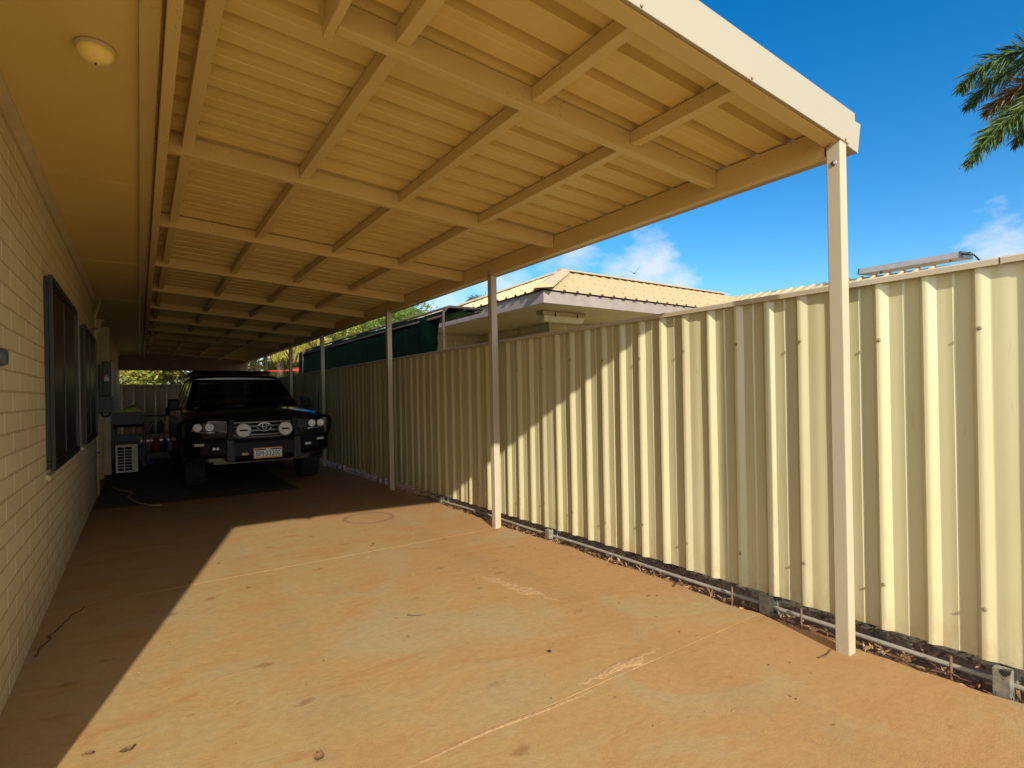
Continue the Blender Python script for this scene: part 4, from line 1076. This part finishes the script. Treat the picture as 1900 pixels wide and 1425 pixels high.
# wheels
def wheel(sx, yc):
    c = W(sx * 0.80, yc, 0.365); r = 0.365; w = 0.135
    m = MB(); ax = (1, 0, 0); n = 40
    prof = [(0.23, -w * .9), (0.30, -w), (r - 0.03, -w * 1.0), (r - 0.006, -w * .86), (r, -w * .55), (r, w * .55), (r - 0.006, w * .86), (r - 0.03, w * 1.0), (0.30, w), (0.23, w * .9)]
    m.lathe(prof, c, ax, n)
    for k in range(36):     # tread blocks
        a = 2 * math.pi * k / 36
        for row in (-0.092, -0.032, 0.032, 0.092):
            aa = a + (0.09 if row in (-0.032, 0.092) else 0)
            d = V((0, math.cos(aa), math.sin(aa))); tt = V((0, -math.sin(aa), math.cos(aa)))
            m.obox(V(c) + V((row, 0, 0)) + d * (r - 0.001), V((0.024, 0, 0)) + tt * .004, tt * 0.021, d * 0.009)
    wh = m.build('wheel', M['rubber'], car)
    m = MB(); o = sx
    m.lathe([(0.232, 0.10 * o), (0.225, 0.115 * o), (0.21, 0.09 * o), (0.19, 0.05 * o), (0.06, 0.07 * o), (0.05, 0.10 * o), (0, 0.10 * o)], c, ax, 24)
    for k in range(6):
        a = 2 * math.pi * k / 6; d = V((0, math.cos(a), math.sin(a)))
        m.bar(V(c) + V((0.085 * o, 0, 0)) + d * .05, V(c) + V((0.095 * o, 0, 0)) + d * .215, 0.05, 0.02, up=(1, 0, 0))
    m.build('rim', M['car_matt'], wh)
for yc in (0.0, 2.85):
    for s in (-1, 1): wheel(s, yc)
# grille, badge, lamps
YG = -0.872
m = MB(); m.box(CX - 0.40, CX + 0.40, CYF + YG - 0.02, CYF + YG - 0.0005, 0.74, 0.965); m.build('grille', M['dark'], car)
for z in (0.755, 0.815, 0.875, 0.93):
    m = MB(); m.box(CX - 0.385, CX + 0.385, CYF + YG - 0.038, CYF + YG - 0.0205, z, z + 0.026); m.build('grille_bar', M['silver'], car, bevel=0.006)
def ring(m, c, a, b, r, n=32, nrm=0, a0=0, a1=2 * math.pi):
    k = n
    pts = [V(c) + V((a * math.cos(a0 + (a1 - a0) * i / k), 0, b * math.sin(a0 + (a1 - a0) * i / k))) for i in range(k + 1)]
    m.tube(pts, r, 6, cap=True)
cE = V(W(0.015, YG - 0.05, 0.875))
m = MB(); m.lathe([(0, 0), (0.062, 0), (0.062, -0.008), (0, -0.008)], cE + V((0, 0.006, 0)), (0, 1, 0), 32, sx=1.5); em = m.build('emblem', M['dark'], car)
m = MB(); ring(m, cE + V((0, -0.006, 0)), 0.088, 0.060, 0.0065); ring(m, cE + V((0, -0.006, 0.006)), 0.026, 0.048, 0.006); ring(m, cE + V((0, -0.006, 0.026)), 0.062, 0.024, 0.006)
m.build('emblem_rings', M['chrome'], em)
for s in (-1, 1):
    x = s * 0.272 + 0.01; c = V(W(x, -0.985, 0.84))
    m = MB(); m.lathe([(0, 0.07), (0.05, 0.07), (0.09, 0.03), (0.104, 0.0), (0.104, -0.012), (0.096, -0.014)], c, (0, 1, 0), 28); dl = m.build('driving_light', M['car_matt'], car)
    m = MB(); m.lathe([(0.096, -0.0142), (0.104, -0.0125), (0.104, -0.020), (0.094, -0.020), (0.094, -0.0142)], c, (0, 1, 0), 28); m.build('bezel', M['silver'], dl)
    m = MB(); m.lathe([(0, -0.010), (0.0935, -0.010), (0.0935, -0.006), (0, -0.006)], c, (0, 1, 0), 28)
    for i in range(-4, 5):
        for j in range(-4, 5):
            px, pz = i * 0.0215 + (0.0107 if j % 2 else 0), j * 0.0190
            if px * px + pz * pz < 0.0066: m.lathe([(0.0100, -0.0105), (0.0085, -0.015), (0.004, -0.0175), (0, -0.018)], c + V((px, 0, pz)), (0, 1, 0), 7)
    m.build('lens', M['lens'], dl)
    m = MB(); m.box(c.x - 0.05, c.x + 0.05, c.y - 0.0205, c.y - 0.0185, c.z - 0.010, c.z + 0.012); m.build('strip', M['dark'], dl)
    m = MB(); m.bar((c.x, c.y + .03, c.z - .08), (c.x, c.y + .03, c.z - .16), 0.05, 0.02); m.build('bracket', M['car_matt'], dl)
    # headlight
    def Hc(t, z, off=0): # wraps round the front corner
        xs = 0.46 + 0.40 * t; yy_ = -0.868 + 0.62 * max(0, xs - 0.735)
        return V(W(s * xs, yy_ - off, z))
    m = MB(); N = 10
    top = [Hc(i / N, 0.955 - 0.008 * i / N, 0.02) for i in range(N + 1)]; bot = [Hc(i / N, 0.835 + 0.015 * i / N, 0.03) for i in range(N + 1)]
    it = [m.vert(p) for p in top]; ib = [m.vert(p) for p in bot]
    kt = [m.vert(p + V((0, 0.09, 0))) for p in top]; kb = [m.vert(p + V((0, 0.09, 0))) for p in bot]
    for i in range(N):
        m.face((it[i], it[i + 1], ib[i + 1], ib[i])); m.face((kt[i], kt[i + 1], it[i + 1], it[i])); m.face((ib[i], ib[i + 1], kb[i + 1], kb[i]))
    m.face((it[0], ib[0], kb[0], kt[0])); m.face((it[N], kt[N], kb[N], ib[N]))
    hl = m.build('headlight', M['lamp_dark'], car)
    for t in (0.52, 0.86):
        c2 = Hc(t, 0.897, 0.045)
        m = MB(); m.lathe([(0.050, 0.0), (0.052, -0.012), (0.043, -0.012), (0.036, -0.004), (0.034, -0.004), (0.028, -0.014), (0.015, -0.02), (0, -0.022)], c2, (0, 1, 0), 20); m.build('projector', M['lens'], hl)
    c2 = Hc(0.97, 0.872, 0.04); m = MB(); m.obox(c2, (0.022, 0.004, 0), (0, 0.012, 0), (0, 0, 0.022)); m.build('indicator', M['orange'], hl)
    m = MB(); m.tube([Hc(0.25, 0.822, .04), Hc(0.5, 0.824, .04), Hc(0.75, 0.828, .04), Hc(0.95, .834, .04)], 0.011, 6); m.build('trim_strip', M['chrome'], hl)
    m = MB(); m.tube([Hc(-0.02, 0.79, .05), Hc(0.03, 0.74, .06), Hc(-0.06, 0.70, .06)], 0.012, 6); m.build('trim_hook', M['silver'], hl)
# bull bar
bb = MB()
def hexrow(m, secs):
    ids_ = [[m.vert(p) for p in sec] for sec in secs]
    n = len(ids_[0])
    for a, b in zip(ids_[:-1], ids_[1:]):
        for i in range(n): m.face((a[i], a[(i + 1) % n], b[(i + 1) % n], b[i]))
    m.face(ids_[0][::-1]); m.face(ids_[-1])
secs = []
for x, y, z0, z1, d in ((-0.985, -0.42, 0.50, 0.72, .10), (-0.95, -0.70, 0.49, 0.735, .2), (-0.78, -0.90, 0.475, 0.74, .25), (-0.42, -0.985, 0.465, 0.735, .25), (-0.40, -1.02, 0.445, 0.72, .25), (0.40, -1.02, 0.445, 0.72, .25), (0.42, -0.985, 0.465, 0.735, .25), (0.78, -0.90, 0.475, 0.74, .25), (0.95, -0.70, 0.49, 0.735, .2), (0.985, -0.42, 0.50, 0.72, .10)):
    secs.append([W(x, y + .03, z0), W(x, y, z0 + .05), W(x, y, z1 - .05), W(x, y + .03, z1), W(x, y + d, z1), W(x, y + d, z0)])
hexrow(bb, secs)
bbo = bb.build('bull_bar', M['car_matt'], car, bevel=0.006)
for s in (-1, 1):
    m = MB(); m.hexa([W(s * .43 - .05, -1.045, .42), W(s * .43 + .05, -1.045, .42), W(s * .43 + .05, -.95, .42), W(s * .43 - .05, -.95, .42)], [W(s * .43 - .045, -1.04, .72), W(s * .43 + .045, -1.04, .72), W(s * .43 + .045, -.95, .72), W(s * .43 - .045, -.95, .72)]); m.build('buffer', plain('buffer_grey', (0.03, 0.032, 0.033), .6), bbo, bevel=0.01)
    m = MB(); m.hexa([W(s * .43 - .04, -1.02, .7205), W(s * .43 + .04, -1.02, .7205), W(s * .43 + .04, -.93, .7205), W(s * .43 - .04, -.93, .7205)], [W(s * .41 - .035, -.98, 1.0), W(s * .41 + .035, -.98, 1.0), W(s * .41 + .035, -.90, 1.0), W(s * .41 - .035, -.90, 1.0)]); m.build('bar_upright', M['car_matt'], bbo, bevel=0.012)
    m = MB(); m.tube([W(s * .44, -.93, .99), W(s * .60, -.91, 1.005), W(s * .80, -.86, 1.005), W(s * .94, -.78, .99), W(s * 1.0, -.70, .955), W(s * 1.01, -.64, .88), W(s * 1.0, -.60, .78), W(s * .975, -.58, .70)], 0.024, 10); m.build('side_loop', M['car_matt'], bbo)
    m = MB(); c = V(W(s * .79, -.905, .665)); m.obox(c, (0.055, s * 0.022, 0), (0, 0.004, 0), (0, 0, 0.016)); m.build('reflector', M['reflector'], bbo)
    m = MB(); c = V(W(s * .60, -.948, .60)); m.lathe([(0, 0.0), (0.062, 0.0), (0.062, -0.012), (0.05, -0.012), (0.04, 0.0), (0, 0.002)], c, (0, 1, 0), 20, sx=1.25); m.build('fog_light', M['car_matt'], bbo)
    m = MB()
    for dx in (-0.022, 0.022): m.lathe([(0.02, -0.004), (0.015, -0.012), (0, -0.015)], c + V((dx, 0, 0.004)), (0, 1, 0), 12)
    m.build('fog_lens', M['lens'], bbo)
m = MB(); m.tube([W(-.40, -.945, .99), W(.40, -.945, .99)], 0.026, 10); m.build('top_tube', M['car_matt'], bbo)
m = MB(); m.hexa([W(-.34, -.90, .40), W(.34, -.90, .40), W(.34, -.6, .36), W(-.34, -.6, .36)], [W(-.5, -.985, .4445), W(.5, -.985, .4445), W(.5, -.6, .4445), W(-.5, -.6, .4445)]); m.build('skid_plate', M['car_matt'], bbo)
m = MB()
for dx in (-.05, 0, .05): m.lathe([(0, 0), (.008, 0), (.008, .006), (0, .006)], W(dx + .05, -1.0215, .475), (0, -1, 0), 8)
m.build('bolt', M['chrome'], bbo)
def text(s, size, mat, loc, parent, name, align='CENTER', sx=1.0):
    cu = bpy.data.curves.new(name, 'FONT'); cu.body = s; cu.size = size; cu.align_x = align; cu.align_y = 'CENTER'; cu.extrude = 0.0006; cu.offset = 0.0
    o = bpy.data.objects.new(name, cu); C.objects.link(o)
    me = bpy.data.meshes.new_from_object(o); bpy.data.objects.remove(o)
    me.materials.clear(); me.materials.append(mat)
    q = bpy.data.objects.new(name, me); C.objects.link(q)
    me.transform(Matrix.Diagonal((sx, 1, 1, 1)))
    me.transform(Matrix.Rotation(R(90), 4, 'X'))
    off = V((0, 0, 0)); p = parent
    while p is not None: off += p.location; p = p.parent
    me.transform(Matrix.Translation(V(loc) - off))
    q.parent = parent
    return q
px, pz, py = 0.04, 0.515, -1.026
m = MB(); m.box(CX + px - .186, CX + px + .186, CYF + py - .004, CYF + py, pz - .072, pz + .072); npl = m.build('number_plate', M['plate_y'], bbo)
m = MB(); m.box(CX + px - .174, CX + px + .174, CYF + py - .0055, CYF + py - .0041, pz - .052, pz + .060); m.build('plate_face', M['plate'], npl)
m = MB(); m.box(CX + px - .170, CX + px - .03, CYF + py - .0068, CYF + py - .0056, pz + .040, pz + .057); m.box(CX + px + .03, CX + px + .170, CYF + py - .0068, CYF + py - .0056, pz + .040, pz + .057); m.build('plate_band', M['plate_b'], npl)
for (s, size, dx, dz, sxx, bold) in (('BM\u00b733200', 0.098, 0, -.012, .80, 1),):
    tx = text(s, size, M['plate_b'], W(px, py - .0065, pz + dz), npl, 'plate_number', sx=sxx)
m = MB(); m.box(CX - .29, CX - .21, CYF - 1.026, CYF - 1.0205, .498, .532); bd = m.build('badge', M['reflector'], bbo, bevel=0.004)
m = MB(); m.box(CX - .285, CX - .215, CYF - 1.028, CYF - 1.0265, .503, .527); m.build('badge_panel', M['badge'], bd)
text('ARB', 0.03, M['plate'], W(-.25, -1.0285, .515), bd, 'badge_text')
m = MB(); m.tube([W(0.80, -.80, 0.99), W(0.803, -.80, 1.22), W(0.806, -.79, 1.48)], [0.012, 0.008, 0.003], 6); m.build('aerial', M['dark'], car)
# under-body and axle
m = MB(); m.tube([W(-.68, 0, .34), W(.68, 0, .34)], 0.045, 8); m.tube([W(-.5, -.3, .33), W(-.45, .5, .36)], 0.03, 6); m.tube([W(.5, -.3, .33), W(.45, .5, .36)], 0.03, 6); m.tube([W(-.68, 2.85, .34), W(.68, 2.85, .34)], 0.05, 8); m.build('axle', M['rust_steel'], car)
# roof rack
rk = MB()
for s in (-1, 1): rk.tube([W(s * .64, 2.0, 1.775), W(s * .64, 3.5, 1.775)], 0.016, 8)
for k in range(12): y = 2.0 + 1.5 * k / 11; rk.bar(W(-.64, y, 1.78), W(.64, y, 1.78), 0.05, 0.014)
rk.tube([W(-.64, 1.97, 1.777), W(.64, 1.97, 1.777)], 0.02, 8)
ro = rk.build('roof_rack', M['car_matt'], car)
for s in (-1, 1):
    for y in (2.1, 2.75, 3.35):
        m = MB(); m.box(CX + s * .62 - .02, CX + s * .62 + .02, CYF + y, CYF + y + .08, 1.69, 1.760); m.build('rack_foot', M['car_matt'], ro)

# ------------------------------------------------------------------ palms and trees
def frond(m, base, az, el, L, droop, leaf=0.5, n=26, per=4, mi=0, rmi=1, bushy=True, tw=1.0):
    p = V(base); d = V((math.cos(az) * math.cos(el), math.sin(az) * math.cos(el), math.sin(el)))
    pts = []
    for i in range(n + 1):
        pts.append((p.copy(), d.copy())); p = p + d * (L / n); d = (d + V((0, 0, -droop / n * (0.4 + 1.3 * i / n)))).normalized()
    m.tube([a for a, _ in pts], [0.035 * (1 - 0.85 * i / n) for i in range(n + 1)], 5, rmi)
    for i in range(3, n + 1):
        a, d = pts[i]; t = i / n
        side = d.cross(V((0, 0, 1)));
        if side.length < .1: side = V((1, 0, 0))
        side.normalize(); up = side.cross(d)
        ll = leaf * (0.45 + 0.75 * math.sin(math.pi * min(1, t * 0.85 + 0.12))) * (1 if t < .93 else .75)
        for q in range(per):
            ang = random.uniform(0, 2 * math.pi) if bushy else (random.uniform(-.5, .2) if q % 2 else math.pi + random.uniform(-.2, .5))
            o = (side * math.cos(ang) + up * math.sin(ang) * 0.9)
            dirv = (d * random.uniform(0.45, 1.05) + o * random.uniform(0.5, 0.95) + V((0, 0, -random.uniform(0.05, 0.4)))).normalized()
            w = (dirv.cross(V((random.uniform(-1, 1), random.uniform(-1, 1), random.uniform(-1, 1))))).normalized() * random.uniform(0.007, 0.0145) * tw
            s = a + d * random.uniform(-0.5, 0.5) * L / n; l2 = ll * random.uniform(.7, 1.1)
            e1 = s + dirv * l2 * .55; e2 = s + (dirv + V((0, 0, -.12))).normalized() * l2
            i0 = m.vert(s - w * .5); i1 = m.vert(s + w * .5); i2 = m.vert(e1 + w); i3 = m.vert(e1 - w); i4 = m.vert(e2)
            m.face((i0, i1, i2, i3), mi, True); m.face((i3, i2, i4), mi, True)
def palm(name, label, x, y, h, fr, leaf, mats, group=None, per=5, lean=(0, 0)):
    o = thing(name, label, 'palm', (x, y, -0.06), group)
    m = MB(); pts = []; rr = []
    for i in range(14):
        t = i / 13; pts.append((x + lean[0] * t * t, y + lean[1] * t * t, -0.08 + h * t)); rr.append(0.17 - 0.06 * t + 0.012 * (i % 2))
    m.tube(pts, rr, 12); m.build('trunk', M['bark'], o)
    m = MB(); m.tube([pts[-1], V(pts[-1]) + V((0, 0, .35)), V(pts[-1]) + V((0, 0, .75))], [0.12, 0.10, 0.05], 10); m.build('crown_shaft', M['leaf_grn'], o)
    top = V(pts[-1]) + V((0, 0, .6))
    for k, (az, el, L, dr) in enumerate(fr):
        m = MB(); dry = (k in DRY)
        frond(m, top, az, el, L, dr, leaf, 26, per, 0, 1, True); m.build('frond', [M['frond_dry'] if dry else mats, M['leaf_grn']], o, fix=False)
    return o
random.seed(3)
DRY = {1}
pc = V((1.455, 0.20, 0.605)) * 7.6
pxx, pyy, pzz = pc.x + .15, pc.y - .02, pc.z + 1.28
lf = math.atan2(0.80, -0.60)   # towards the left of the picture (away along +y, -x)
frs = [(lf + 0.05, 0.55, 1.9, 1.75), (lf - 0.25, 0.05, 1.35, 0.9), (lf + 0.12, -0.42, 2.15, 0.75), (lf - 0.1, -0.3, 1.7, 0.9), (lf + 0.9, 0.6, 1.9, 1.7), (lf - .9, .7, 1.9, 1.7), (lf + 2.0, .5, 1.9, 1.6), (lf + 3, .6, 1.9, 1.6), (lf - 2, .4, 1.9, 1.6), (lf + 1.5, .1, 1.8, 1.2), (lf - 1.4, .2, 1.8, 1.3)]
random.seed(4); palm('foxtail_palm', 'bushy foxtail palm with arching fronds against the blue sky at the right edge', pxx, pyy, pzz - .6, frs, 0.36, M['leaf_palm'], per=17)

def crown(seed, n, rx, ry, rz, leaf, blobs):
    random.seed(seed); m = MB()
    bl = []
    for _ in range(blobs):
        a = random.uniform(0, 6.28); r = random.uniform(.2, 1) ** .6
        bl.append((V((rx * r * math.cos(a) * .75, ry * r * math.sin(a) * .75, rz * random.uniform(-.75, .8))), random.uniform(.28, .5)))
    for k in range(n):
        c, s = random.choice(bl)
        d = V((random.gauss(0, 1), random.gauss(0, 1), random.gauss(0, 1))).normalized()
        p = c + V((d.x * rx, d.y * ry, d.z * rz)) * s * random.uniform(.45, 1.0)
        l = leaf * random.uniform(.6, 1.4); w = l * random.uniform(.25, .45)
        u = V((random.uniform(-1, 1), random.uniform(-1, 1), random.uniform(-1, .3))).normalized(); q = u.cross(V((random.uniform(-1, 1), random.uniform(-1, 1), random.uniform(-1, 1)))).normalized()
        mi = 0 if random.random() < .7 else 1
        m.poly([p - u * l * .5, p + q * w * .5, p + u * l * .5, p - q * w * .5], mi)
    return m, bl
def tree(label, x, y, h, seed, rx, ry, rz, n, leaf, mats, group='trees beyond the back fence'):
    o = thing('leafy_tree', label, 'tree', (x, y, -0.06), group)
    m, bl = crown(seed, n, rx, ry, rz, leaf, 22)
    m.v = [(a + x, b + y, c + h) for a, b, c in m.v]
    m.build('crown', mats, o, fix=False)
    m = MB(); m.tube([(x, y, -0.1), (x + .1, y, h * .3), (x - .05, y + .1, h * .6)], [0.22, .17, .12], 8)
    for c, s in bl[:9]:
        e = V((x, y, h)) + c; b = V((x, y, h * random.uniform(.25, .5)))
        mid = (b + e) / 2 + V((random.uniform(-.2, .2), random.uniform(-.2, .2), .15)); m.tube([b, mid, e], [.08, .05, .02], 6)
    m.build('trunk', M['bark'], o)
    return o
A = [M['leaf_yel'], M['leaf_grn']]; B = [M['leaf_grn'], M['leaf_yel']]
tree('yellow-green tree over the end fence beside the house wall', -1.0, 24.5, 3.0, 31, 2.0, 1.6, 1.7, 8500, .20, A)
tree('loose olive tree over the middle of the end fence', 1.6, 25.6, 2.9, 32, 2.0, 1.6, 1.6, 8500, .20, A)
tree('green tree above the roof of the parked car', 4.3, 26.0, 3.6, 33, 2.2, 1.8, 2.3, 9500, .20, B)
tree('tall yellow-green tree directly behind the green cloth', 7.6, 24.0, 4.3, 34, 2.6, 2.0, 2.2, 9500, .20, A)
tree('tall dark tree behind the green cloth nearest the neighbouring roof', 11.0, 27.5, 4.6, 35, 2.6, 2.2, 2.3, 8500, .20, B)
tree('pale bushy tree between the red sail and the end posts', 5.0, 22.6, 2.9, 36, 1.5, 1.4, 1.5, 8000, .18, A)
random.seed(9); DRY = set()
WF = lambda n, L: [(2 * math.pi * k / n + random.uniform(-.2, .2), random.uniform(.5, 1.1), L * random.uniform(.85, 1.1), random.uniform(2.0, 2.8)) for k in range(n)]
palm('weeping_palm', 'palm with weeping yellow-green fronds between the carport posts', 4.1, 20.4, 2.6, WF(16, 2.0), .6, M['leaf_yel'], per=8)
palm('fan_palm', 'palm top showing over the green cloth near the second post', 8.7, 21.5, 3.6, WF(12, 1.7), .5, M['leaf_grn'], per=5)
palm('distant_palm', 'small far palm head showing beside the neighbouring roof hip', 11.6, 18.9, 4.45, WF(11, .75), .3, M['leaf_palm'], per=5)

# birds
def bird(label, loc, s, roll):
    o = thing('flying_bird', label, 'bird', loc, 'birds in the sky')
    c = V(loc); u = V((0.68, -0.73, 0)); up = V((0, 0, 1)); f = V((0.6, 0.55, 0.1)).normalized()
    m = MB()
    m.tube([c - f * .17 * s, c - f * .1 * s, c, c + f * .09 * s, c + f * .14 * s, c + f * .18 * s], [.012 * s, .035 * s, .05 * s, .045 * s, .03 * s, .008 * s], 10)
    m.poly([c - f * .16 * s, c - f * .30 * s + u * .06 * s, c - f * .31 * s, c - f * .30 * s - u * .06 * s])
    for sg, lift in ((1, 0.9), (-1, 0.55)):
        r0 = c + u * .03 * s * sg; r1 = c + (u * sg * .17 + up * .17 * lift) * s + f * .03 * s; r2 = c + (u * sg * .34 + up * .36 * lift) * s - f * .06 * s
        m.poly([r0 + f * .06 * s, r1 + f * .05 * s, r1 - f * .09 * s, r0 - f * .08 * s]); m.poly([r1 + f * .05 * s, r2, r1 - f * .09 * s])
    b = m.build('body', plain('bird_dark', (0.03, 0.03, 0.035), 0.8), o)
    sd = b.modifiers.new('t', 'SOLIDIFY'); sd.thickness = 0.008
bd = V((0.7557, 0.694, 0.2175))
bird('dark bird with raised wings above the neighbouring roof', bd * 34 + V((0, 0, 1.28)), 1.0, 0)
bird('tiny dark bird as a far speck right of the larger bird', V((0.8459, 0.632, 0.2124)) * 110 + V((0, 0, 1.28)), 0.9, 0)

# ------------------------------------------------------------------ sky, sun, camera
EL, AZ_ = R(27.9), R(16)
w = bpy.data.worlds.new('World'); bpy.context.scene.world = w; w.use_nodes = True
nt = w.node_tree; N = nt.nodes; L = nt.links
bg_ = N['Background']
sky = N.new('ShaderNodeTexSky'); sky.sky_type = 'NISHITA'; sky.sun_disc = False
sky.sun_elevation = EL; sky.sun_rotation = R(196); sky.air_density = 1.0; sky.dust_density = 0.0; sky.ozone_density = 3.0
hs = N.new('ShaderNodeHueSaturation'); hs.inputs['Saturation'].default_value = 1.40; L.new(sky.outputs[0], hs.inputs['Color'])
tc = N.new('ShaderNodeTexCoord')
def nmath(op, a, b=0.0, clamp=False):
    n = N.new('ShaderNodeMath'); n.operation = op; n.use_clamp = clamp
    for s, v in ((n.inputs[0], a), (n.inputs[1], b)):
        if isinstance(v, (int, float)): s.default_value = v
        else: L.new(v, s)
    return n.outputs[0]
ns = N.new('ShaderNodeTexNoise'); ns.inputs['Scale'].default_value = 7.0; ns.inputs['Detail'].default_value = 8; ns.inputs['Roughness'].default_value = .62
mp = N.new('ShaderNodeMapping'); mp.inputs['Scale'].default_value = (1, 1, 1.9); L.new(tc.outputs['Generated'], mp.inputs[0]); L.new(mp.outputs[0], ns.inputs['Vector'])
acc = None
for (x, y), sx, sy, amp in (((0.6847, 0.7429, 0.236), 0, 0, 0),) if False else (): pass
CL = [((0.655, 0.755, 0.245), 0.085, 1.0), ((0.72, 0.70, 0.215), 0.07, 0.9), ((0.775, 0.68, 0.22), 0.075, 1.15), ((0.82, 0.65, 0.19), 0.06, 1.0), ((0.87, 0.61, 0.17), 0.05, 0.6),
      ((1.308, 0.314, 0.29), 0.12, 0.55), ((1.33, 0.30, 0.235), 0.06, 0.8), ((0.36, 0.96, 0.12), 0.22, 0.8), ((0.56, 0.83, 0.19), 0.10, 0.9), ((0.45, 0.9, 0.16), 0.12, 0.9)]
nrmz = N.new('ShaderNodeVectorMath'); nrmz.operation = 'NORMALIZE'; L.new(tc.outputs['Generated'], nrmz.inputs[0])
for c, rad, amp in CL:
    v = V(c).normalized()
    d = N.new('ShaderNodeVectorMath'); d.operation = 'DISTANCE'; L.new(nrmz.outputs[0], d.inputs[0]); d.inputs[1].default_value = v
    e = nmath('MULTIPLY', nmath('MAXIMUM', nmath('SUBTRACT', 1.0, nmath('DIVIDE', d.outputs['Value'], rad * 1.5)), 0.0), amp)
    acc = e if acc is None else nmath('MAXIMUM', acc, e)
dens = nmath('MULTIPLY', nmath('SUBTRACT', nmath('ADD', acc, nmath('MULTIPLY', nmath('SUBTRACT', ns.outputs['Fac'], 0.5), 1.9)), 0.5), 2.0, True)
dens = nmath('MULTIPLY', dens, nmath('MULTIPLY', acc, 3.0, True))
# unseen bright clouds added behind the camera to lift the shaded surfaces
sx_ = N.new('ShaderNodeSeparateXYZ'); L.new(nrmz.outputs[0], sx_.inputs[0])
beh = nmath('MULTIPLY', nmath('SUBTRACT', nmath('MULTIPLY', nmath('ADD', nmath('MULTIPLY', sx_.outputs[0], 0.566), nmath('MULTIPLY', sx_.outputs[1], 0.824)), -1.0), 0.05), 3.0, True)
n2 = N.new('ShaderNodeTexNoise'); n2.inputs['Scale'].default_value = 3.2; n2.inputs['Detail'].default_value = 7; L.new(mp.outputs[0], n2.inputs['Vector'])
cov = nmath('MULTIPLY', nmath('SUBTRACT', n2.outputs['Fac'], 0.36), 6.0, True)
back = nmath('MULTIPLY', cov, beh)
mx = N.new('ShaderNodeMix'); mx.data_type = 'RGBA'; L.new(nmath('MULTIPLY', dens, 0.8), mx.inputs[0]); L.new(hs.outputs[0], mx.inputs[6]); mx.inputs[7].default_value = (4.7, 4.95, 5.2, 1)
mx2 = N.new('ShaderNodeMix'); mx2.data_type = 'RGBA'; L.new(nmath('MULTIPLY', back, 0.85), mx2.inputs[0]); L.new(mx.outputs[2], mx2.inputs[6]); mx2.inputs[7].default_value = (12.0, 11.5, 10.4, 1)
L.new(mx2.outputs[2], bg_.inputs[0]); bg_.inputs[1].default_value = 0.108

ld = bpy.data.lights.new('sun', 'SUN'); ld.energy = 4.0; ld.angle = R(0.8); ld.color = (1.0, 0.93, 0.80)
lo = bpy.data.objects.new('sun', ld); C.objects.link(lo)
dv = V((math.sin(AZ_) * math.cos(EL), math.cos(AZ_) * math.cos(EL), -math.sin(EL)))
lo.rotation_euler = dv.to_track_quat('-Z', 'Y').to_euler(); lo.location = (-3, -8, 8)

cd_ = bpy.data.cameras.new('camera'); cam = bpy.data.objects.new('camera', cd_); C.objects.link(cam)
cd_.sensor_width = 36; cd_.lens = 36 * 1005 / 1900; cd_.clip_end = 2000; cd_.clip_start = 0.02
cam.matrix_world = Matrix.Translation((0, 0, 1.28)) @ Matrix.Rotation(R(-34.5), 4, 'Z') @ Matrix.Rotation(R(90), 4, 'X') @ Matrix.Rotation(-0.019, 4, 'Z')
cd_.shift_y = 17.4 / 1900
sc = bpy.context.scene; sc.camera = cam
sc.view_settings.view_transform = 'Standard'; sc.view_settings.look = 'None'; sc.view_settings.gamma = 1.0; sc.view_settings.exposure = 0.78
sc.render.engine = 'CYCLES'; sc.cycles.use_denoising = True
sc.cycles.max_bounces = 10; sc.cycles.diffuse_bounces = 8; sc.cycles.transparent_max_bounces = 12
sc.cycles.sample_clamp_indirect = 6
